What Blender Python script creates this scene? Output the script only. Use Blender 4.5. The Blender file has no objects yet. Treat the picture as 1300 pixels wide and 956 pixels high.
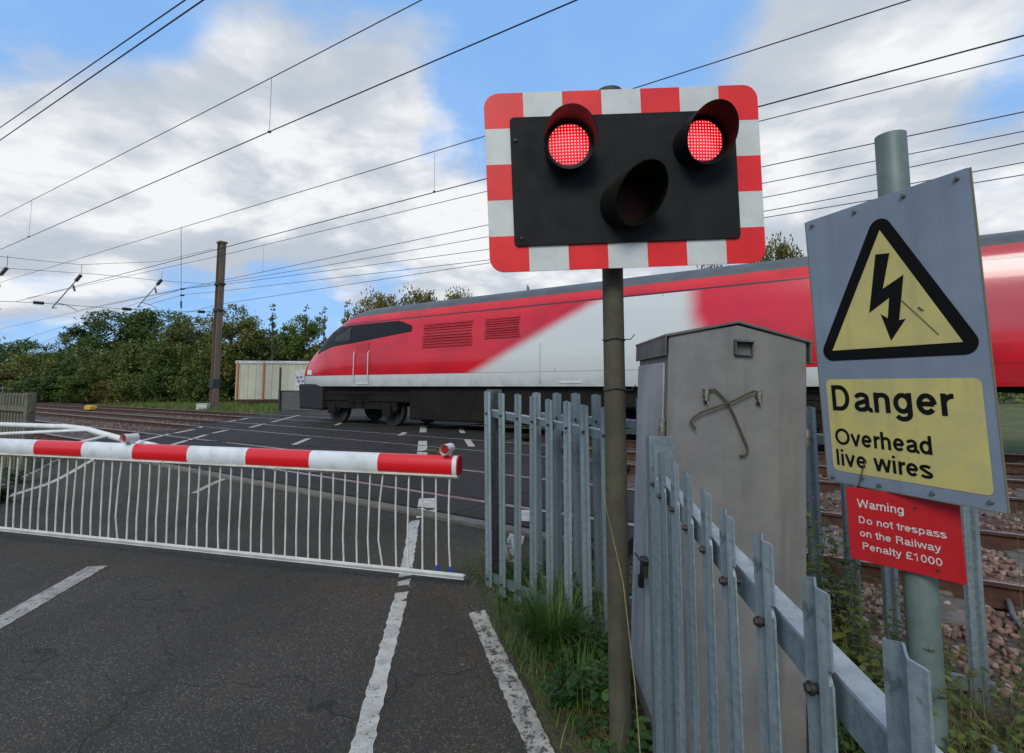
import bpy, bmesh, math, random
import numpy as np
from mathutils import Vector, Matrix, Euler
random.seed(7)
RNG = np.random.default_rng(11)
SC = bpy.context.scene
COL = SC.collection
R = math.radians

# ------------------------------------------------------------------ camera, world, sun, exposure
PITCH = math.atan(57/650); EYE = 1.5
cam_d = bpy.data.cameras.new('camera'); cam = bpy.data.objects.new('camera', cam_d); COL.objects.link(cam)
cam_d.sensor_width = 36; cam_d.lens = 18; cam_d.shift_y = -45/1300
cam_d.clip_start = 0.05; cam_d.clip_end = 3000
cam.location = (0, 0, EYE); cam.rotation_euler = (math.pi/2 + PITCH, 0, 0)
SC.camera = cam
SC.view_settings.view_transform = 'Standard'; SC.view_settings.look = 'None'
SC.view_settings.gamma = 1; SC.view_settings.use_curve_mapping = False
SC.view_settings.exposure = 0.14
SUN_EL, SUN_AZ = 36, 198          # azimuth measured clockwise from +Y
sd = bpy.data.lights.new('sun', 'SUN'); sun = bpy.data.objects.new('sun', sd); COL.objects.link(sun)
sd.energy = 1.9; sd.angle = R(24); sd.color = (1, .93, .84)
_sv = Vector((math.sin(R(SUN_AZ))*math.cos(R(SUN_EL)), math.cos(R(SUN_AZ))*math.cos(R(SUN_EL)), math.sin(R(SUN_EL))))
sun.rotation_euler = _sv.to_track_quat('Z', 'Y').to_euler()
W = bpy.data.worlds.new('World'); SC.world = W; W.use_nodes = True

class N:
    """tiny node-tree helper"""
    def __init__(s, tree): s.t = tree
    def n(s, typ, ins=None, **props):
        x = s.t.nodes.new(typ)
        for k, v in props.items(): setattr(x, k, v)
        for k, v in (ins or {}).items():
            sock = x.inputs[k]
            if isinstance(v, bpy.types.NodeSocket): s.t.links.new(v, sock)
            else: sock.default_value = v
        return x
    def math(s, op, a, b=None, clamp=False):
        x = s.t.nodes.new('ShaderNodeMath'); x.operation = op; x.use_clamp = clamp
        for i, v in enumerate((a, b)):
            if v is None: continue
            if isinstance(v, bpy.types.NodeSocket): s.t.links.new(v, x.inputs[i])
            else: x.inputs[i].default_value = v
        return x.outputs[0]
    def noise(s, vec, scale, detail=4, rough=.55, dist=0):
        i = {'Scale': scale, 'Detail': detail, 'Roughness': rough, 'Distortion': dist}
        if vec is not None: i['Vector'] = vec
        return s.n('ShaderNodeTexNoise', i).outputs['Fac']
    def ramp(s, fac, stops):
        x = s.t.nodes.new('ShaderNodeValToRGB'); s.t.links.new(fac, x.inputs[0])
        e = x.color_ramp.elements
        while len(e) < len(stops): e.new(.5)
        for el, (p, c) in zip(e, stops):
            el.position = p; el.color = (*c, 1) if len(c) == 3 else c
        return x.outputs[0]
    def rng(s, v, a, b, c=0., d=1., smooth=True):
        return s.n('ShaderNodeMapRange', {'Value': v, 'From Min': a, 'From Max': b, 'To Min': c, 'To Max': d}, interpolation_type='SMOOTHSTEP' if smooth else 'LINEAR').outputs[0]
    def mix(s, fac, a, b, mode='MIX'):
        x = s.n('ShaderNodeMix', {}, data_type='RGBA', blend_type=mode)
        for sock, v in ((x.inputs[0], fac), (x.inputs[6], a), (x.inputs[7], b)):
            if isinstance(v, bpy.types.NodeSocket): s.t.links.new(v, sock)
            else: sock.default_value = v if isinstance(v, (int, float)) else (*v, 1)
        return x.outputs[2]

def cam_dir(u, v):
    X = (u-650)/650; Y = (433-v)/650
    return Vector((X, math.cos(PITCH)-Y*math.sin(PITCH), math.sin(PITCH)+Y*math.cos(PITCH)))

# sky: Nishita with broken cloud mixed in by direction
w = N(W.node_tree); W.node_tree.nodes.clear()
sky = w.n('ShaderNodeTexSky', sky_type='NISHITA'); sky.sun_disc = False
sky.sun_elevation = R(SUN_EL); sky.sun_rotation = R(SUN_AZ); sky.air_density = 1.0; sky.dust_density = .4; sky.ozone_density = 2.5
tc = w.n('ShaderNodeTexCoord').outputs['Generated']
dn = w.n('ShaderNodeVectorMath', {0: tc}, operation='NORMALIZE').outputs[0]
sep = w.n('ShaderNodeSeparateXYZ', {0: dn})
den = w.math('ADD', w.math('MAXIMUM', sep.outputs[2], 0.0), .22)
px_ = w.math('DIVIDE', sep.outputs[0], den); py_ = w.math('DIVIDE', sep.outputs[1], den)
pv = w.n('ShaderNodeCombineXYZ', {0: px_, 1: py_, 2: 3.1}).outputs[0]
n1 = w.noise(pv, 1.5, 9, .58, .35)
n2 = w.noise(pv, 2.6, 8, .6, .1)
cover = w.math('ADD', w.math('MULTIPLY', w.math('SUBTRACT', n1, .5), 1.25), w.math('ADD', w.math('MULTIPLY', n2, .45), .41))
lobes = [  # (u, v, radius_deg, weight)  + cloudier, - bluer ; real directions in the sky
 (150, 0, 12, -.95), (70, 55, 7, -.45), (290, 0, 9, -.6), (430, 0, 6, -.3), (500, 215, 4, -.25), (380, 345, 5, -.1), (1070, 130, 9, -.15), (1270, 270, 8, -.2), (600, 165, 5, -.3), (480, 215, 5, -.35), (880, 90, 6, -.2), (690, 50, 15, -.6), (570, 10, 10, -.4), (820, 30, 11, -.4), (55, 283, 4, -.5), (600, 150, 6, -.15), (1290, 130, 9, -.1), (1180, 40, 10, .15), (230, 290, 10, .3), (60, 230, 10, .3), (40, 350, 7, .35), (180, 330, 9, .2),
 (330, 120, 15, .38), (130, 180, 14, .35), (430, 60, 7, .35), (300, 250, 14, .20), (480, 300, 14, .22), (1000, 190, 9, .35), (1000, 60, 10, .12),
 (290, 400, 7, -1.0), (160, 400, 6, -.9), (60, 400, 4, -.5), (430, 385, 7, -1.0), (540, 365, 4, -.5), (1250, 130, 12, -.08), (520, 190, 14, .40), (420, 330, 16, .25), (620, 330, 12, .3), (1120, 160, 12, .25), (1250, 330, 10, .25), (880, 230, 12, .25), (930, 20, 8, .2), (20, 130, 12, .3), (350, 10, 6, .15), (330, 205, 5, .15), (700, 340, 10, .15)]
for (u, v, rad, wt) in lobes:
    d = cam_dir(u, v).normalized()
    dot = w.n('ShaderNodeVectorMath', {0: dn, 1: d}, operation='DOT_PRODUCT').outputs['Value']
    cover = w.math('ADD', cover, w.rng(dot, math.cos(R(rad*1.7)), 1.0, 0, wt*.62))
mask = w.rng(cover, .44, .80, .10, 1)
lit = w.noise(pv, 1.9, 7, .55, .2)
litd = w.noise(w.n('ShaderNodeVectorMath', {0: pv, 1: (.05, .14, .1)}, operation='ADD').outputs[0], 1.9, 7, .55, .2)
edge = w.math('MULTIPLY', w.math('SUBTRACT', lit, litd), 1.5)
cb = w.math('ADD', w.math('ADD', lit, edge), w.math('MULTIPLY', n2, .3))
ccol = w.ramp(w.rng(cb, .38, .88, 0, 1, False), [(0, (4.0, 4.3, 4.7)), (.4, (4.6, 4.85, 5.2)), (.7, (5.9, 6.0, 6.1)), (1, (7.2, 7.1, 7.0))])
blue = w.mix(.78, sky.outputs[0], (1.75, 4.0, 7.8))
col = w.mix(w.math('MULTIPLY', mask, .94), blue, ccol)
bg = w.n('ShaderNodeBackground', {'Color': col, 'Strength': .122})
w.n('ShaderNodeOutputWorld', {'Surface': bg.outputs[0]})

# ------------------------------------------------------------------ frame of the railway
_h = math.hypot(980, 650)
T = Vector((-980/_h, 650/_h, 0)); Nn = Vector((650/_h, 980/_h, 0))   # along the track (away, left); across it (away)
def QS(q, s, z=0.): v = Nn*q + T*s; return Vector((v.x, v.y, z))
def qof(x, y): return Nn.x*x + Nn.y*y
def sof(x, y): return T.x*x + T.y*y
def on_z(u, v, z): d = cam_dir(u, v); t = (z-EYE)/d.z; return Vector((0, 0, EYE)) + d*t
def on_q(u, v, q): d = cam_dir(u, v); t = q/(Nn.x*d.x+Nn.y*d.y); return Vector((0, 0, EYE)) + d*t
def on_s(u, v, s): d = cam_dir(u, v); t = s/(T.x*d.x+T.y*d.y); return Vector((0, 0, EYE)) + d*t
def on_y(u, v, y): d = cam_dir(u, v); t = y/d.y; return Vector((0, 0, EYE)) + d*t
RAIL = .27
TRACKQ = [5.27, 8.70, 12.10]
def sm(x, a, b):
    t = min(1, max(0, (x-a)/(b-a))); return t*t*(3-2*t)
def gz(x, y):
    q = qof(x, y)
    return .05*sm(q, 2.9, 3.6) + .13*sm(q, 14.2, 16) + .32*sm(q, 16, 32)
def rz(x, y):
    q = qof(x, y)
    if q < 4: return .012 + .233*sm(q, 2.6, 4.0)
    return max(.245, gz(x, y)+.02)
PANELS = [(3.95, 4.50), (4.62, 5.92), (6.04, 7.93), (8.05, 9.35), (9.47, 11.33), (11.45, 12.75), (12.87, 13.8)]
def topz(x, y):
    q = qof(x, y)
    return max(rz(x, y), .266 if 3.95 <= q <= 13.8 else 0)

# ------------------------------------------------------------------ helpers
class MB:
    def __init__(s): s.v = []; s.f = []; s.m = []
    def add(s, vs, fs, mi=0):
        o = len(s.v); s.v += [tuple(p) for p in vs]; s.f += [tuple(i+o for i in f) for f in fs]; s.m += [mi]*len(fs)
        return s
    def box(s, c, size, rot=None, mi=0):
        hx, hy, hz = size[0]/2, size[1]/2, size[2]/2
        vs = [Vector((a*hx, b*hy, d*hz)) for a in (-1, 1) for b in (-1, 1) for d in (-1, 1)]
        if rot is not None:
            M = Euler(rot).to_matrix() if not isinstance(rot, Matrix) else rot
            vs = [M @ p for p in vs]
        c = Vector(c); vs = [p+c for p in vs]
        return s.add(vs, [(0, 1, 3, 2), (4, 6, 7, 5), (0, 4, 5, 1), (2, 3, 7, 6), (0, 2, 6, 4), (1, 5, 7, 3)], mi)
    def tube(s, pts, r, n=8, cap=True, mi=0):
        pts = [Vector(p) for p in pts]; rs = r if isinstance(r, (list, tuple)) else [r]*len(pts)
        vs = []; up = None
        for i, p in enumerate(pts):
            d = (pts[min(i+1, len(pts)-1)] - pts[max(i-1, 0)]).normalized()
            if up is None: up = Vector((0, 0, 1)) if abs(d.z) < .9 else Vector((0, 1, 0))
            a = d.cross(up).normalized(); b = a.cross(d).normalized(); up = b
            for k in range(n):
                t = 2*math.pi*k/n; vs.append(p + (a*math.cos(t)+b*math.sin(t))*rs[i])
        fs = [(i*n+k, i*n+(k+1) % n, (i+1)*n+(k+1) % n, (i+1)*n+k) for i in range(len(pts)-1) for k in range(n)]
        if cap: fs += [tuple(range(n))[::-1], tuple(range((len(pts)-1)*n, len(pts)*n))]
        return s.add(vs, fs, mi)
    def poly(s, pts, th, axis, mi=0):
        """prism: 2D outline -> pts already 3D, extruded by vector axis*th"""
        a = Vector(axis)*th; n = len(pts); P = [Vector(p) for p in pts]
        vs = P + [p+a for p in P]
        fs = [tuple(range(n))[::-1], tuple(range(n, 2*n))] + [(i, (i+1) % n, n+(i+1) % n, n+i) for i in range(n)]
        return s.add(vs, fs, mi)
    def sheet(s, pts, mi=0): return s.add(pts, [tuple(range(len(pts)))], mi)
    def build(s, name, mats, parent=None, smooth=False, bevel=0, seg=2):
        me = bpy.data.meshes.new(name); me.from_pydata(s.v, [], s.f)
        mats = mats if isinstance(mats, (list, tuple)) else [mats]
        for m in mats: me.materials.append(m)
        if len(mats) > 1: me.polygons.foreach_set('material_index', s.m)
        bm = bmesh.new(); bm.from_mesh(me); bmesh.ops.recalc_face_normals(bm, faces=bm.faces) if len(s.f) < 60000 else None
        bm.to_mesh(me); bm.free()
        if smooth: me.polygons.foreach_set('use_smooth', [True]*len(me.polygons))
        me.update()
        o = bpy.data.objects.new(name, me); COL.objects.link(o)
        if parent: o.parent = parent
        if bevel:
            b = o.modifiers.new('bevel', 'BEVEL'); b.width = bevel; b.segments = seg; b.limit_method = 'ANGLE'; b.angle_limit = R(35)
            b.harden_normals = False
        if smooth and not bevel:
            try: me.set_sharp_from_angle(angle=R(40))
            except Exception: pass
        return o
def tag(o, label, cat=None, group=None, kind=None):
    if label: o['label'] = label
    if cat: o['category'] = cat
    if group: o['group'] = group
    if kind: o['kind'] = kind
    return o
def thing(name, label, cat, loc=(0, 0, 0), rot=(0, 0, 0), group=None):
    o = bpy.data.objects.new(name, None); COL.objects.link(o); o.location = loc; o.rotation_euler = rot; o.empty_display_size = .1
    return tag(o, label, cat, group)
def rrect(w_, h_, r, cx=0, cz=0, y=0, n=6):
    out = []
    for (sx, sz, a0) in ((1, 1, 0), (-1, 1, 90), (-1, -1, 180), (1, -1, 270)):
        for i in range(n+1):
            a = R(a0 + 90*i/n)
            out.append((cx+sx*(w_/2-r)+r*math.cos(a), y, cz+sz*(h_/2-r)+r*math.sin(a)))
    return out
def arc(cx, cy, rx, ry, a0, a1, n=14): return [(cx+rx*math.cos(R(a0+(a1-a0)*k/n)), cy+ry*math.sin(R(a0+(a1-a0)*k/n))) for k in range(n+1)]
# grotesque letter skeletons, cap height 1, x-height .73 ; (advance, strokes)
def glyphs(w_):
    h = w_/2; X = .73; o = h; b = h; t_ = X-h; T1 = 1-h
    bowl = lambda cx, rx: arc(cx, X/2, rx, X/2-h, 0, 360, 28)
    G = {
     'D': (.78, [[(.10+h, T1), (.10+h, b), (.36, b)] + arc(.36, .5, .31-h+.0, .5-h, -90, 90) + [(.10+h, T1)]]),
     'O': (.86, [arc(.43, .5, .38-h, .51-h, 0, 360, 30)]),
     'P': (.71, [[(.10+h, 0), (.10+h, T1), (.42, T1)] + arc(.42, .72, .24-h, .28-h, 90, -90) + [(.10+h, .44+h)]]),
     'R': (.77, [[(.10+h, 0), (.10+h, T1), (.44, T1)] + arc(.44, .73, .25-h, .27-h, 90, -90) + [(.10+h, .46+h)], [(.42, .46+h)] + arc(.44, .32, .22-h, .15, 90, 0, 6) + [(.67-h, .12), (.70-h, 0)]]),
     'W': (1.0, [[(.05+h*.6, 1), (.27, 0)], [(.27, 0), (.5, .98)], [(.5, .98), (.73, 0)], [(.73, 0), (.95-h*.6, 1)]]),
     'a': (.60, [arc(.285, .50, .215-h*.8, X-.5-h, 170, 0, 10) + [(.50-h*.8, .15), (.53, h*.8), (.57, h*.9)], [(.50-h, .42)] + arc(.25, .21, .20-h, .21-h, 100, 270, 12) + [(.36, b+.01), (.50-h, .17)]]),
     'n': (.60, [[(.07+h, 0), (.07+h, X)], [(.07+h, .48)] + arc(.30, .48, .23-h, X-.48-h, 180, 0, 12) + [(.53-h, 0)]]),
     'h': (.60, [[(.07+h, 0), (.07+h, 1)], [(.07+h, .48)] + arc(.30, .48, .23-h, X-.48-h, 180, 0, 12) + [(.53-h, 0)]]),
     'g': (.62, [bowl(.29, .25-h), [(.54-h, X), (.54-h, 0)] + arc(.29, .0, .25-h, .27-h, 0, -155, 10)]),
     'd': (.63, [bowl(.29, .25-h), [(.54-h, 1), (.54-h, 0)]]),
     'p': (.63, [bowl(.33, .25-h), [(.08+h, X), (.08+h, -.27)]]),
     'e': (.60, [[(.05+h, .37), (.55-h, .37)], arc(.30, .365, .25-h, X/2-h, -2, 322, 24)]),
     'o': (.62, [arc(.31, X/2, .26-h, X/2-h+.005, 0, 360, 28)]),
     'r': (.38, [[(.07+h, 0), (.07+h, X)], [(.07+h, .40)] + arc(.36, .40, .29-h, X-.40-h, 180, 88, 8)]),
     'v': (.56, [[(.04+h*.7, X), (.29, 0)], [(.27, 0), (.52-h*.7, X)]]),
     'y': (.56, [[(.04+h*.7, X), (.29, .06)], [(.52-h*.7, X), (.26, -.10), (.20, -.19), (.06, -.19)]]),
     'w': (.80, [[(.03+h*.7, X), (.22, 0)], [(.22, 0), (.40, X)], [(.40, X), (.58, 0)], [(.58, 0), (.77-h*.7, X)]]),
     'l': (.25, [[(.07+h, 0), (.07+h, 1)]]),
     'i': (.25, [[(.07+h, 0), (.07+h, X)], [(.07+h, .86), (.07+h, 1)]]),
     't': (.34, [[(.05+h+.06, .93), (.05+h+.06, .14), (.19+h*.2, h*.85), (.31, h*.9)], [(.02, X-h), (.31, X-h)]]),
     's': (.55, [arc(.275, .54, .20-h*.4, X-.54-h, 20, 200, 9) + arc(.29, .20, .21-h*.5, .20-h, 70, -20, 6) + arc(.29, .20, .22-h*.5, .20-h, -40, -165, 8)]),
     '1': (.60, [[(.12, .76), (.28, .80), (.36-h*.2, T1+h), (.36-h*.2, 0)]]),
     '0': (.60, [arc(.30, .5, .25-h, .5-h+.005, 0, 360, 28)]),
     '£': (.62, [arc(.34, .76, .21-h*.5, .24-h, 10, 190, 10) + [(.18, .55), (.20, .30), (.13, .12), (.08, b)], [(.08, b), (.57, b)], [(.06, .46), (.44, .46)]]),
     ' ': (.30, [])}
    return G
def text(name, lines, mat, parent, y, bold=.15, th=.0006):
    """lines: (string, x0, x1, baseline, cap height) in the plate's local x/z; one mesh of pen strokes"""
    G0 = glyphs(bold); TIGHT = {c: (.02 if c in ' il' else .07) for c in G0}
    if len(lines) > 1: return [text(name, [l], mat, parent, y, bold, th) for l in lines]
    mb = MB(); G = {c: (a-TIGHT[c], st_) for c, (a, st_) in G0.items()}; kk = 0
    for (st, x0, x1, bz, cp) in lines:
        adv = sum(G[c][0] for c in st); sx = (x1-x0)/(adv-.06); cur = -.06; hw = bold*cp/2
        for c in st:
            a_, strokes = G[c]
            for pts in strokes:
                P = []
                for p in pts:
                    p = (x0+(cur+p[0])*sx, bz+p[1]*cp)
                    if not P or (p[0]-P[-1][0])**2+(p[1]-P[-1][1])**2 > (.03*cp)**2: P.append(p)
                n = len(P); closed = (P[0][0]-P[-1][0])**2+(P[0][1]-P[-1][1])**2 < (.04*cp)**2 and n > 3; yy = y-.00012*(kk % 5); kk += 1
                if closed: P = P[:-1]; n -= 1
                V_ = []
                def nm(p, q): L = math.hypot(q[0]-p[0], q[1]-p[1]); return (-(q[1]-p[1])/L, (q[0]-p[0])/L)
                for i in range(n):
                    pr = P[i-1] if (i or closed) else None; nx = P[(i+1) % n] if (i < n-1 or closed) else None
                    ns_ = ([nm(pr, P[i])] if pr else []) + ([nm(P[i], nx)] if nx else [])
                    mx = sum(q[0] for q in ns_)/len(ns_); mz = sum(q[1] for q in ns_)/len(ns_); l2 = max(.3, mx*mx+mz*mz); mx /= l2; mz /= l2
                    for sg in (1, -1): V_.append((P[i][0]+sg*mx*hw, yy, P[i][1]+sg*mz*hw))
                mb.add(V_, [(2*i, 2*i+1, 2*((i+1) % n)+1, 2*((i+1) % n)) for i in range(n if closed else n-1)])
            cur += a_
    return mb.build(name, mat, parent)

# ------------------------------------------------------------------ materials
def mat(name, base, rough=.6, metal=0., var=None, vscale=8., bump=0., bscale=60., coat=0., spec=.5, streak=None, bdist=.01, gen=None, dirt=None, orand=0.):
    m = bpy.data.materials.new(name); m.use_nodes = True; t = N(m.node_tree); m.node_tree.nodes.clear()
    out = t.n('ShaderNodeOutputMaterial'); b = t.n('ShaderNodeBsdfPrincipled')
    oc = t.n('ShaderNodeTexCoord').outputs['Object']
    c = None
    if var:
        f = t.noise(oc, vscale, 6, .6)
        c = t.mix(t.rng(f, .35, .65), base, var)
    if streak:   # vertical run marks
        mp = t.n('ShaderNodeMapping', {'Vector': oc, 'Scale': (streak[1], streak[1], streak[1]*.07)}).outputs[0]
        f = t.rng(t.noise(mp, 1, 5, .6), .48, .72)
        c = t.mix(t.math('MULTIPLY', f, streak[2]), c if c is not None else base, streak[0])
    if dirt:     # small spots
        f = t.rng(t.noise(oc, dirt[1], 5, .7), dirt[2], dirt[2]+.06)
        c = t.mix(t.math('MULTIPLY', f, dirt[3]), c if c is not None else base, dirt[0])
    if c is None: b.inputs['Base Color'].default_value = (*base, 1)
    else: t.t.links.new(c, b.inputs['Base Color'])
    if orand:
        oi = t.n('ShaderNodeObjectInfo').outputs['Random']; c = t.mix(t.rng(oi, 0, 1, 0, orand, False), c, tuple(x*.45 for x in base)); t.t.links.new(c, b.inputs['Base Color'])
    rf = t.noise(oc, 14, 4)
    rr = t.rng(rf, .3, .7, max(0, rough-.07), min(1, rough+.07)); t.t.links.new(rr, b.inputs['Roughness'])
    b.inputs['Metallic'].default_value = metal; b.inputs['Coat Weight'].default_value = coat; b.inputs['Coat Roughness'].default_value = .08
    b.inputs['Specular IOR Level'].default_value = spec
    if bump:
        bp = t.n('ShaderNodeBump', {'Strength': bump, 'Distance': bdist, 'Height': t.noise(oc, bscale, 5, .6)})
        t.t.links.new(bp.outputs[0], b.inputs['Normal'])
    t.t.links.new(b.outputs[0], out.inputs[0])
    return m
def asphalt(name, c1, c2, c3, rough=.85, sheen=0):
    m = bpy.data.materials.new(name); m.use_nodes = True; t = N(m.node_tree); m.node_tree.nodes.clear()
    out = t.n('ShaderNodeOutputMaterial'); b = t.n('ShaderNodeBsdfPrincipled')
    oc = t.n('ShaderNodeTexCoord').outputs['Object']
    vo = t.n('ShaderNodeTexVoronoi', {'Vector': oc, 'Scale': 130.})
    cell = t.n('ShaderNodeSeparateColor', {0: vo.outputs['Color']}).outputs[0]
    base = t.ramp(cell, [(0, c1), (.55, c2), (.86, c3), (1, tuple(min(.4, x*2.0) for x in c3))])
    big = t.rng(t.noise(oc, .55, 5, .6), .35, .68)
    base = t.mix(t.math('MULTIPLY', big, .55), base, tuple(x*.55 for x in c2))
    med = t.rng(t.noise(oc, 3.1, 6, .65), .5, .75)
    base = t.mix(t.math('MULTIPLY', med, .35), base, (c2[0]*1.5, c2[1]*1.32, c2[2]*1.15))
    mp = t.n('ShaderNodeMapping', {'Vector': oc, 'Scale': (1, .12, 1), 'Rotation': (0, 0, .12)}).outputs[0]
    lane = t.rng(t.noise(mp, 1.3, 4, .5), .5, .7)
    base = t.mix(t.math('MULTIPLY', lane, .3), base, tuple(x*.6 for x in c1))
    vc = t.n('ShaderNodeTexVoronoi', {'Vector': t.n('ShaderNodeVectorMath', {0: oc, 1: t.n('ShaderNodeTexNoise', {'Vector': oc, 'Scale': 2.}).outputs['Color']}, operation='ADD').outputs[0], 'Scale': .55}, feature='DISTANCE_TO_EDGE')
    crack = t.rng(vc.outputs['Distance'], .0, .006, 1, 0)
    base = t.mix(t.math('MULTIPLY', crack, .0 if sheen else .55), base, (.012, .012, .012))
    t.t.links.new(base, b.inputs['Base Color'])
    b.inputs['Roughness'].default_value = rough; b.inputs['Specular IOR Level'].default_value = .2
    h = t.math('ADD', t.math('MULTIPLY', vo.outputs['Distance'], -1.2), t.noise(oc, 160, 3))
    bp = t.n('ShaderNodeBump', {'Strength': .55, 'Distance': .006, 'Height': h}); t.t.links.new(bp.outputs[0], b.inputs['Normal'])
    t.t.links.new(b.outputs[0], out.inputs[0]); return m
def worn_paint(name, col=(.50, .49, .44), under=(.06, .055, .048), amount=.57, scale=30):
    m = bpy.data.materials.new(name); m.use_nodes = True; t = N(m.node_tree); m.node_tree.nodes.clear()
    out = t.n('ShaderNodeOutputMaterial'); b = t.n('ShaderNodeBsdfPrincipled', {'Roughness': .75})
    oc = t.n('ShaderNodeTexCoord').outputs['Object']
    f = t.rng(t.noise(oc, scale, 8, .75), amount, amount+.08)
    mp = t.n('ShaderNodeMapping', {'Vector': oc, 'Scale': (3, 1, 1), 'Rotation': (0, 0, .25)}).outputs[0]
    vr = t.n('ShaderNodeTexVoronoi', {'Vector': t.n('ShaderNodeVectorMath', {0: oc, 1: t.n('ShaderNodeTexNoise', {'Vector': oc, 'Scale': 30.}).outputs['Color']}, operation='ADD').outputs[0], 'Scale': 7.}, feature='DISTANCE_TO_EDGE')
    cr = t.rng(vr.outputs['Distance'], 0.005, .03, 1, 0)
    f2 = t.math('MAXIMUM', f, t.math('MULTIPLY', cr, .75))
    c = t.mix(t.rng(t.noise(oc, 9, 5, .6), .35, .7), col, tuple(x*.62 for x in col))
    c = t.mix(f2, c, under); t.t.links.new(c, b.inputs['Base Color'])
    bp = t.n('ShaderNodeBump', {'Strength': .5, 'Distance': .004, 'Height': t.noise(oc, 120, 4)}); t.t.links.new(bp.outputs[0], b.inputs['Normal'])
    t.t.links.new(b.outputs[0], out.inputs[0]); return m
def leaf_mat(name, c1, c2, c3, scale=1.2, trans=.25):
    m = bpy.data.materials.new(name); m.use_nodes = True; t = N(m.node_tree); m.node_tree.nodes.clear()
    out = t.n('ShaderNodeOutputMaterial')
    geo = t.n('ShaderNodeNewGeometry'); oc = t.n('ShaderNodeTexCoord').outputs['Object']
    f = t.math('ADD', t.math('MULTIPLY', geo.outputs['Random Per Island'], .5), t.math('MULTIPLY', t.noise(oc, scale, 3), .6))
    oi = t.n('ShaderNodeObjectInfo').outputs['Random']
    f = t.math('ADD', f, t.math('MULTIPLY', t.math('SUBTRACT', oi, .5), .18))
    c = t.ramp(f, [(.2, c1), (.55, c2), (.9, c3)])
    b = t.n('ShaderNodeBsdfPrincipled', {'Base Color': c, 'Roughness': .55, 'Specular IOR Level': .3})
    tr = t.n('ShaderNodeBsdfTranslucent', {'Color': c})
    mx = t.n('ShaderNodeMixShader', {0: trans}); t.t.links.new(b.outputs[0], mx.inputs[1]); t.t.links.new(tr.outputs[0], mx.inputs[2])
    t.t.links.new(mx.outputs[0], out.inputs[0]); return m

M = {}
M['asphalt'] = asphalt('asphalt', (.044, .040, .034), (.056, .050, .042), (.075, .066, .054))
M['panel'] = asphalt('crossing_asphalt', (.019, .018, .0165), (.029, .027, .0245), (.045, .042, .038), rough=.7, sheen=1)
M['paint'] = worn_paint('road_paint')
M['paint_old'] = worn_paint('road_paint_old', (.36, .355, .32), amount=.53)
M['paint_verge'] = worn_paint('road_paint_verge', (.40, .39, .34), amount=.50, scale=26)
M['kerb'] = mat('concrete_edge', (.10, .095, .08), .9, var=(.15, .14, .12), vscale=5, bump=.5, bscale=90)
M['galv'] = mat('galvanised', (.235, .30, .315), .48, .4, var=(.165, .22, .24), vscale=55, bump=.12, bscale=160, orand=.55, streak=((.36, .43, .47), 26, .55), dirt=((.07, .09, .08), 30, .62, .6))
M['galv_dull'] = mat('galvanised_dull', (.15, .165, .165), .6, .4, var=(.10, .115, .115), vscale=20, streak=((.07, .07, .06), 22, .6))
M['galv_top'] = mat('galvanised_skylit', (.36, .40, .42), .6, .1, var=(.27, .31, .33), vscale=30, dirt=((.2, .22, .2), 40, .6, .5))  # paler zinc for upper rail ledges, sky light on the top face painted in
M['bolt'] = mat('bolt_steel', (.035, .037, .04), .5, .5, var=(.06, .05, .045), vscale=50)
M['cab'] = mat('cabinet_aluminium', (.192, .190, .180), .66, .12, var=(.150, .149, .142), vscale=4, streak=((.095, .09, .08), 9, .6), bump=.12, bscale=40, dirt=((.07, .065, .055), 55, .66, .6))
M['cab_roof'] = mat('cabinet_roof', (.13, .13, .125), .6, .3, var=(.085, .085, .075), vscale=8, dirt=((.05, .055, .04), 30, .6, .6))
M['cab_door'] = mat('cabinet_door', (.33, .35, .36), .55, .2, var=(.26, .28, .29), vscale=5, streak=((.09, .095, .10), 12, .6))
M['wire_rust'] = mat('corroded_wire', (.045, .038, .018), .8, 0, var=(.085, .062, .025), vscale=60, bump=.4, bscale=150)
M['brass'] = mat('gland_metal', (.30, .29, .25), .45, .7, var=(.16, .14, .10), vscale=60)
M['post'] = mat('signal_post', (.072, .066, .042), .8, 0, var=(.042, .042, .026), vscale=6, streak=((.030, .036, .020), 12, .85), bump=.3, bscale=50)
M['pole'] = mat('sign_pole', (.15, .205, .185), .55, .2, var=(.115, .16, .145), vscale=9, streak=((.10, .13, .11), 14, .5))
M['plate'] = mat('danger_plate', (.215, .275, .345), .55, .15, var=(.19, .245, .31), vscale=5, streak=((.13, .16, .19), 14, .25), dirt=((.08, .09, .08), 45, .68, .6))
M['plate_edge'] = mat('plate_edge', (.16, .15, .08), .8)
M['yellow'] = mat('yellow_panel', (.55, .49, .16), .6, 0, var=(.46, .42, .17), vscale=7, streak=((.33, .31, .13), 16, .35), dirt=((.16, .14, .06), 40, .66, .7))
M['black'] = mat('sign_black', (.004, .004, .004), .75, spec=.15)
M['ink'] = mat('letter_black', (.006, .006, .006), .75, spec=.15)
M['redplate'] = mat('red_plate', (.46, .008, .012), .5, 0, var=(.40, .008, .012), vscale=5, dirt=((.16, .01, .012), 40, .67, .5))
M['whiteink'] = mat('letter_white', (.62, .58, .56), .6, var=(.5, .46, .44), vscale=60)
M['boardblack'] = mat('backboard_black', (.009, .0105, .0105), .7, 0, spec=.2, var=(.014, .0155, .0155), vscale=3, bump=.05, dirt=((.12, .12, .12), 60, .755, .6))
M['hood'] = mat('hood_black', (.006, .006, .006), .6, 0, spec=.2)
M['hood_left'] = mat('hood_red_glow', (.030, .016, .015), .45, 0, spec=.3)  # hood black made lighter and redder, glow of the lit lens put into the colour
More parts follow.
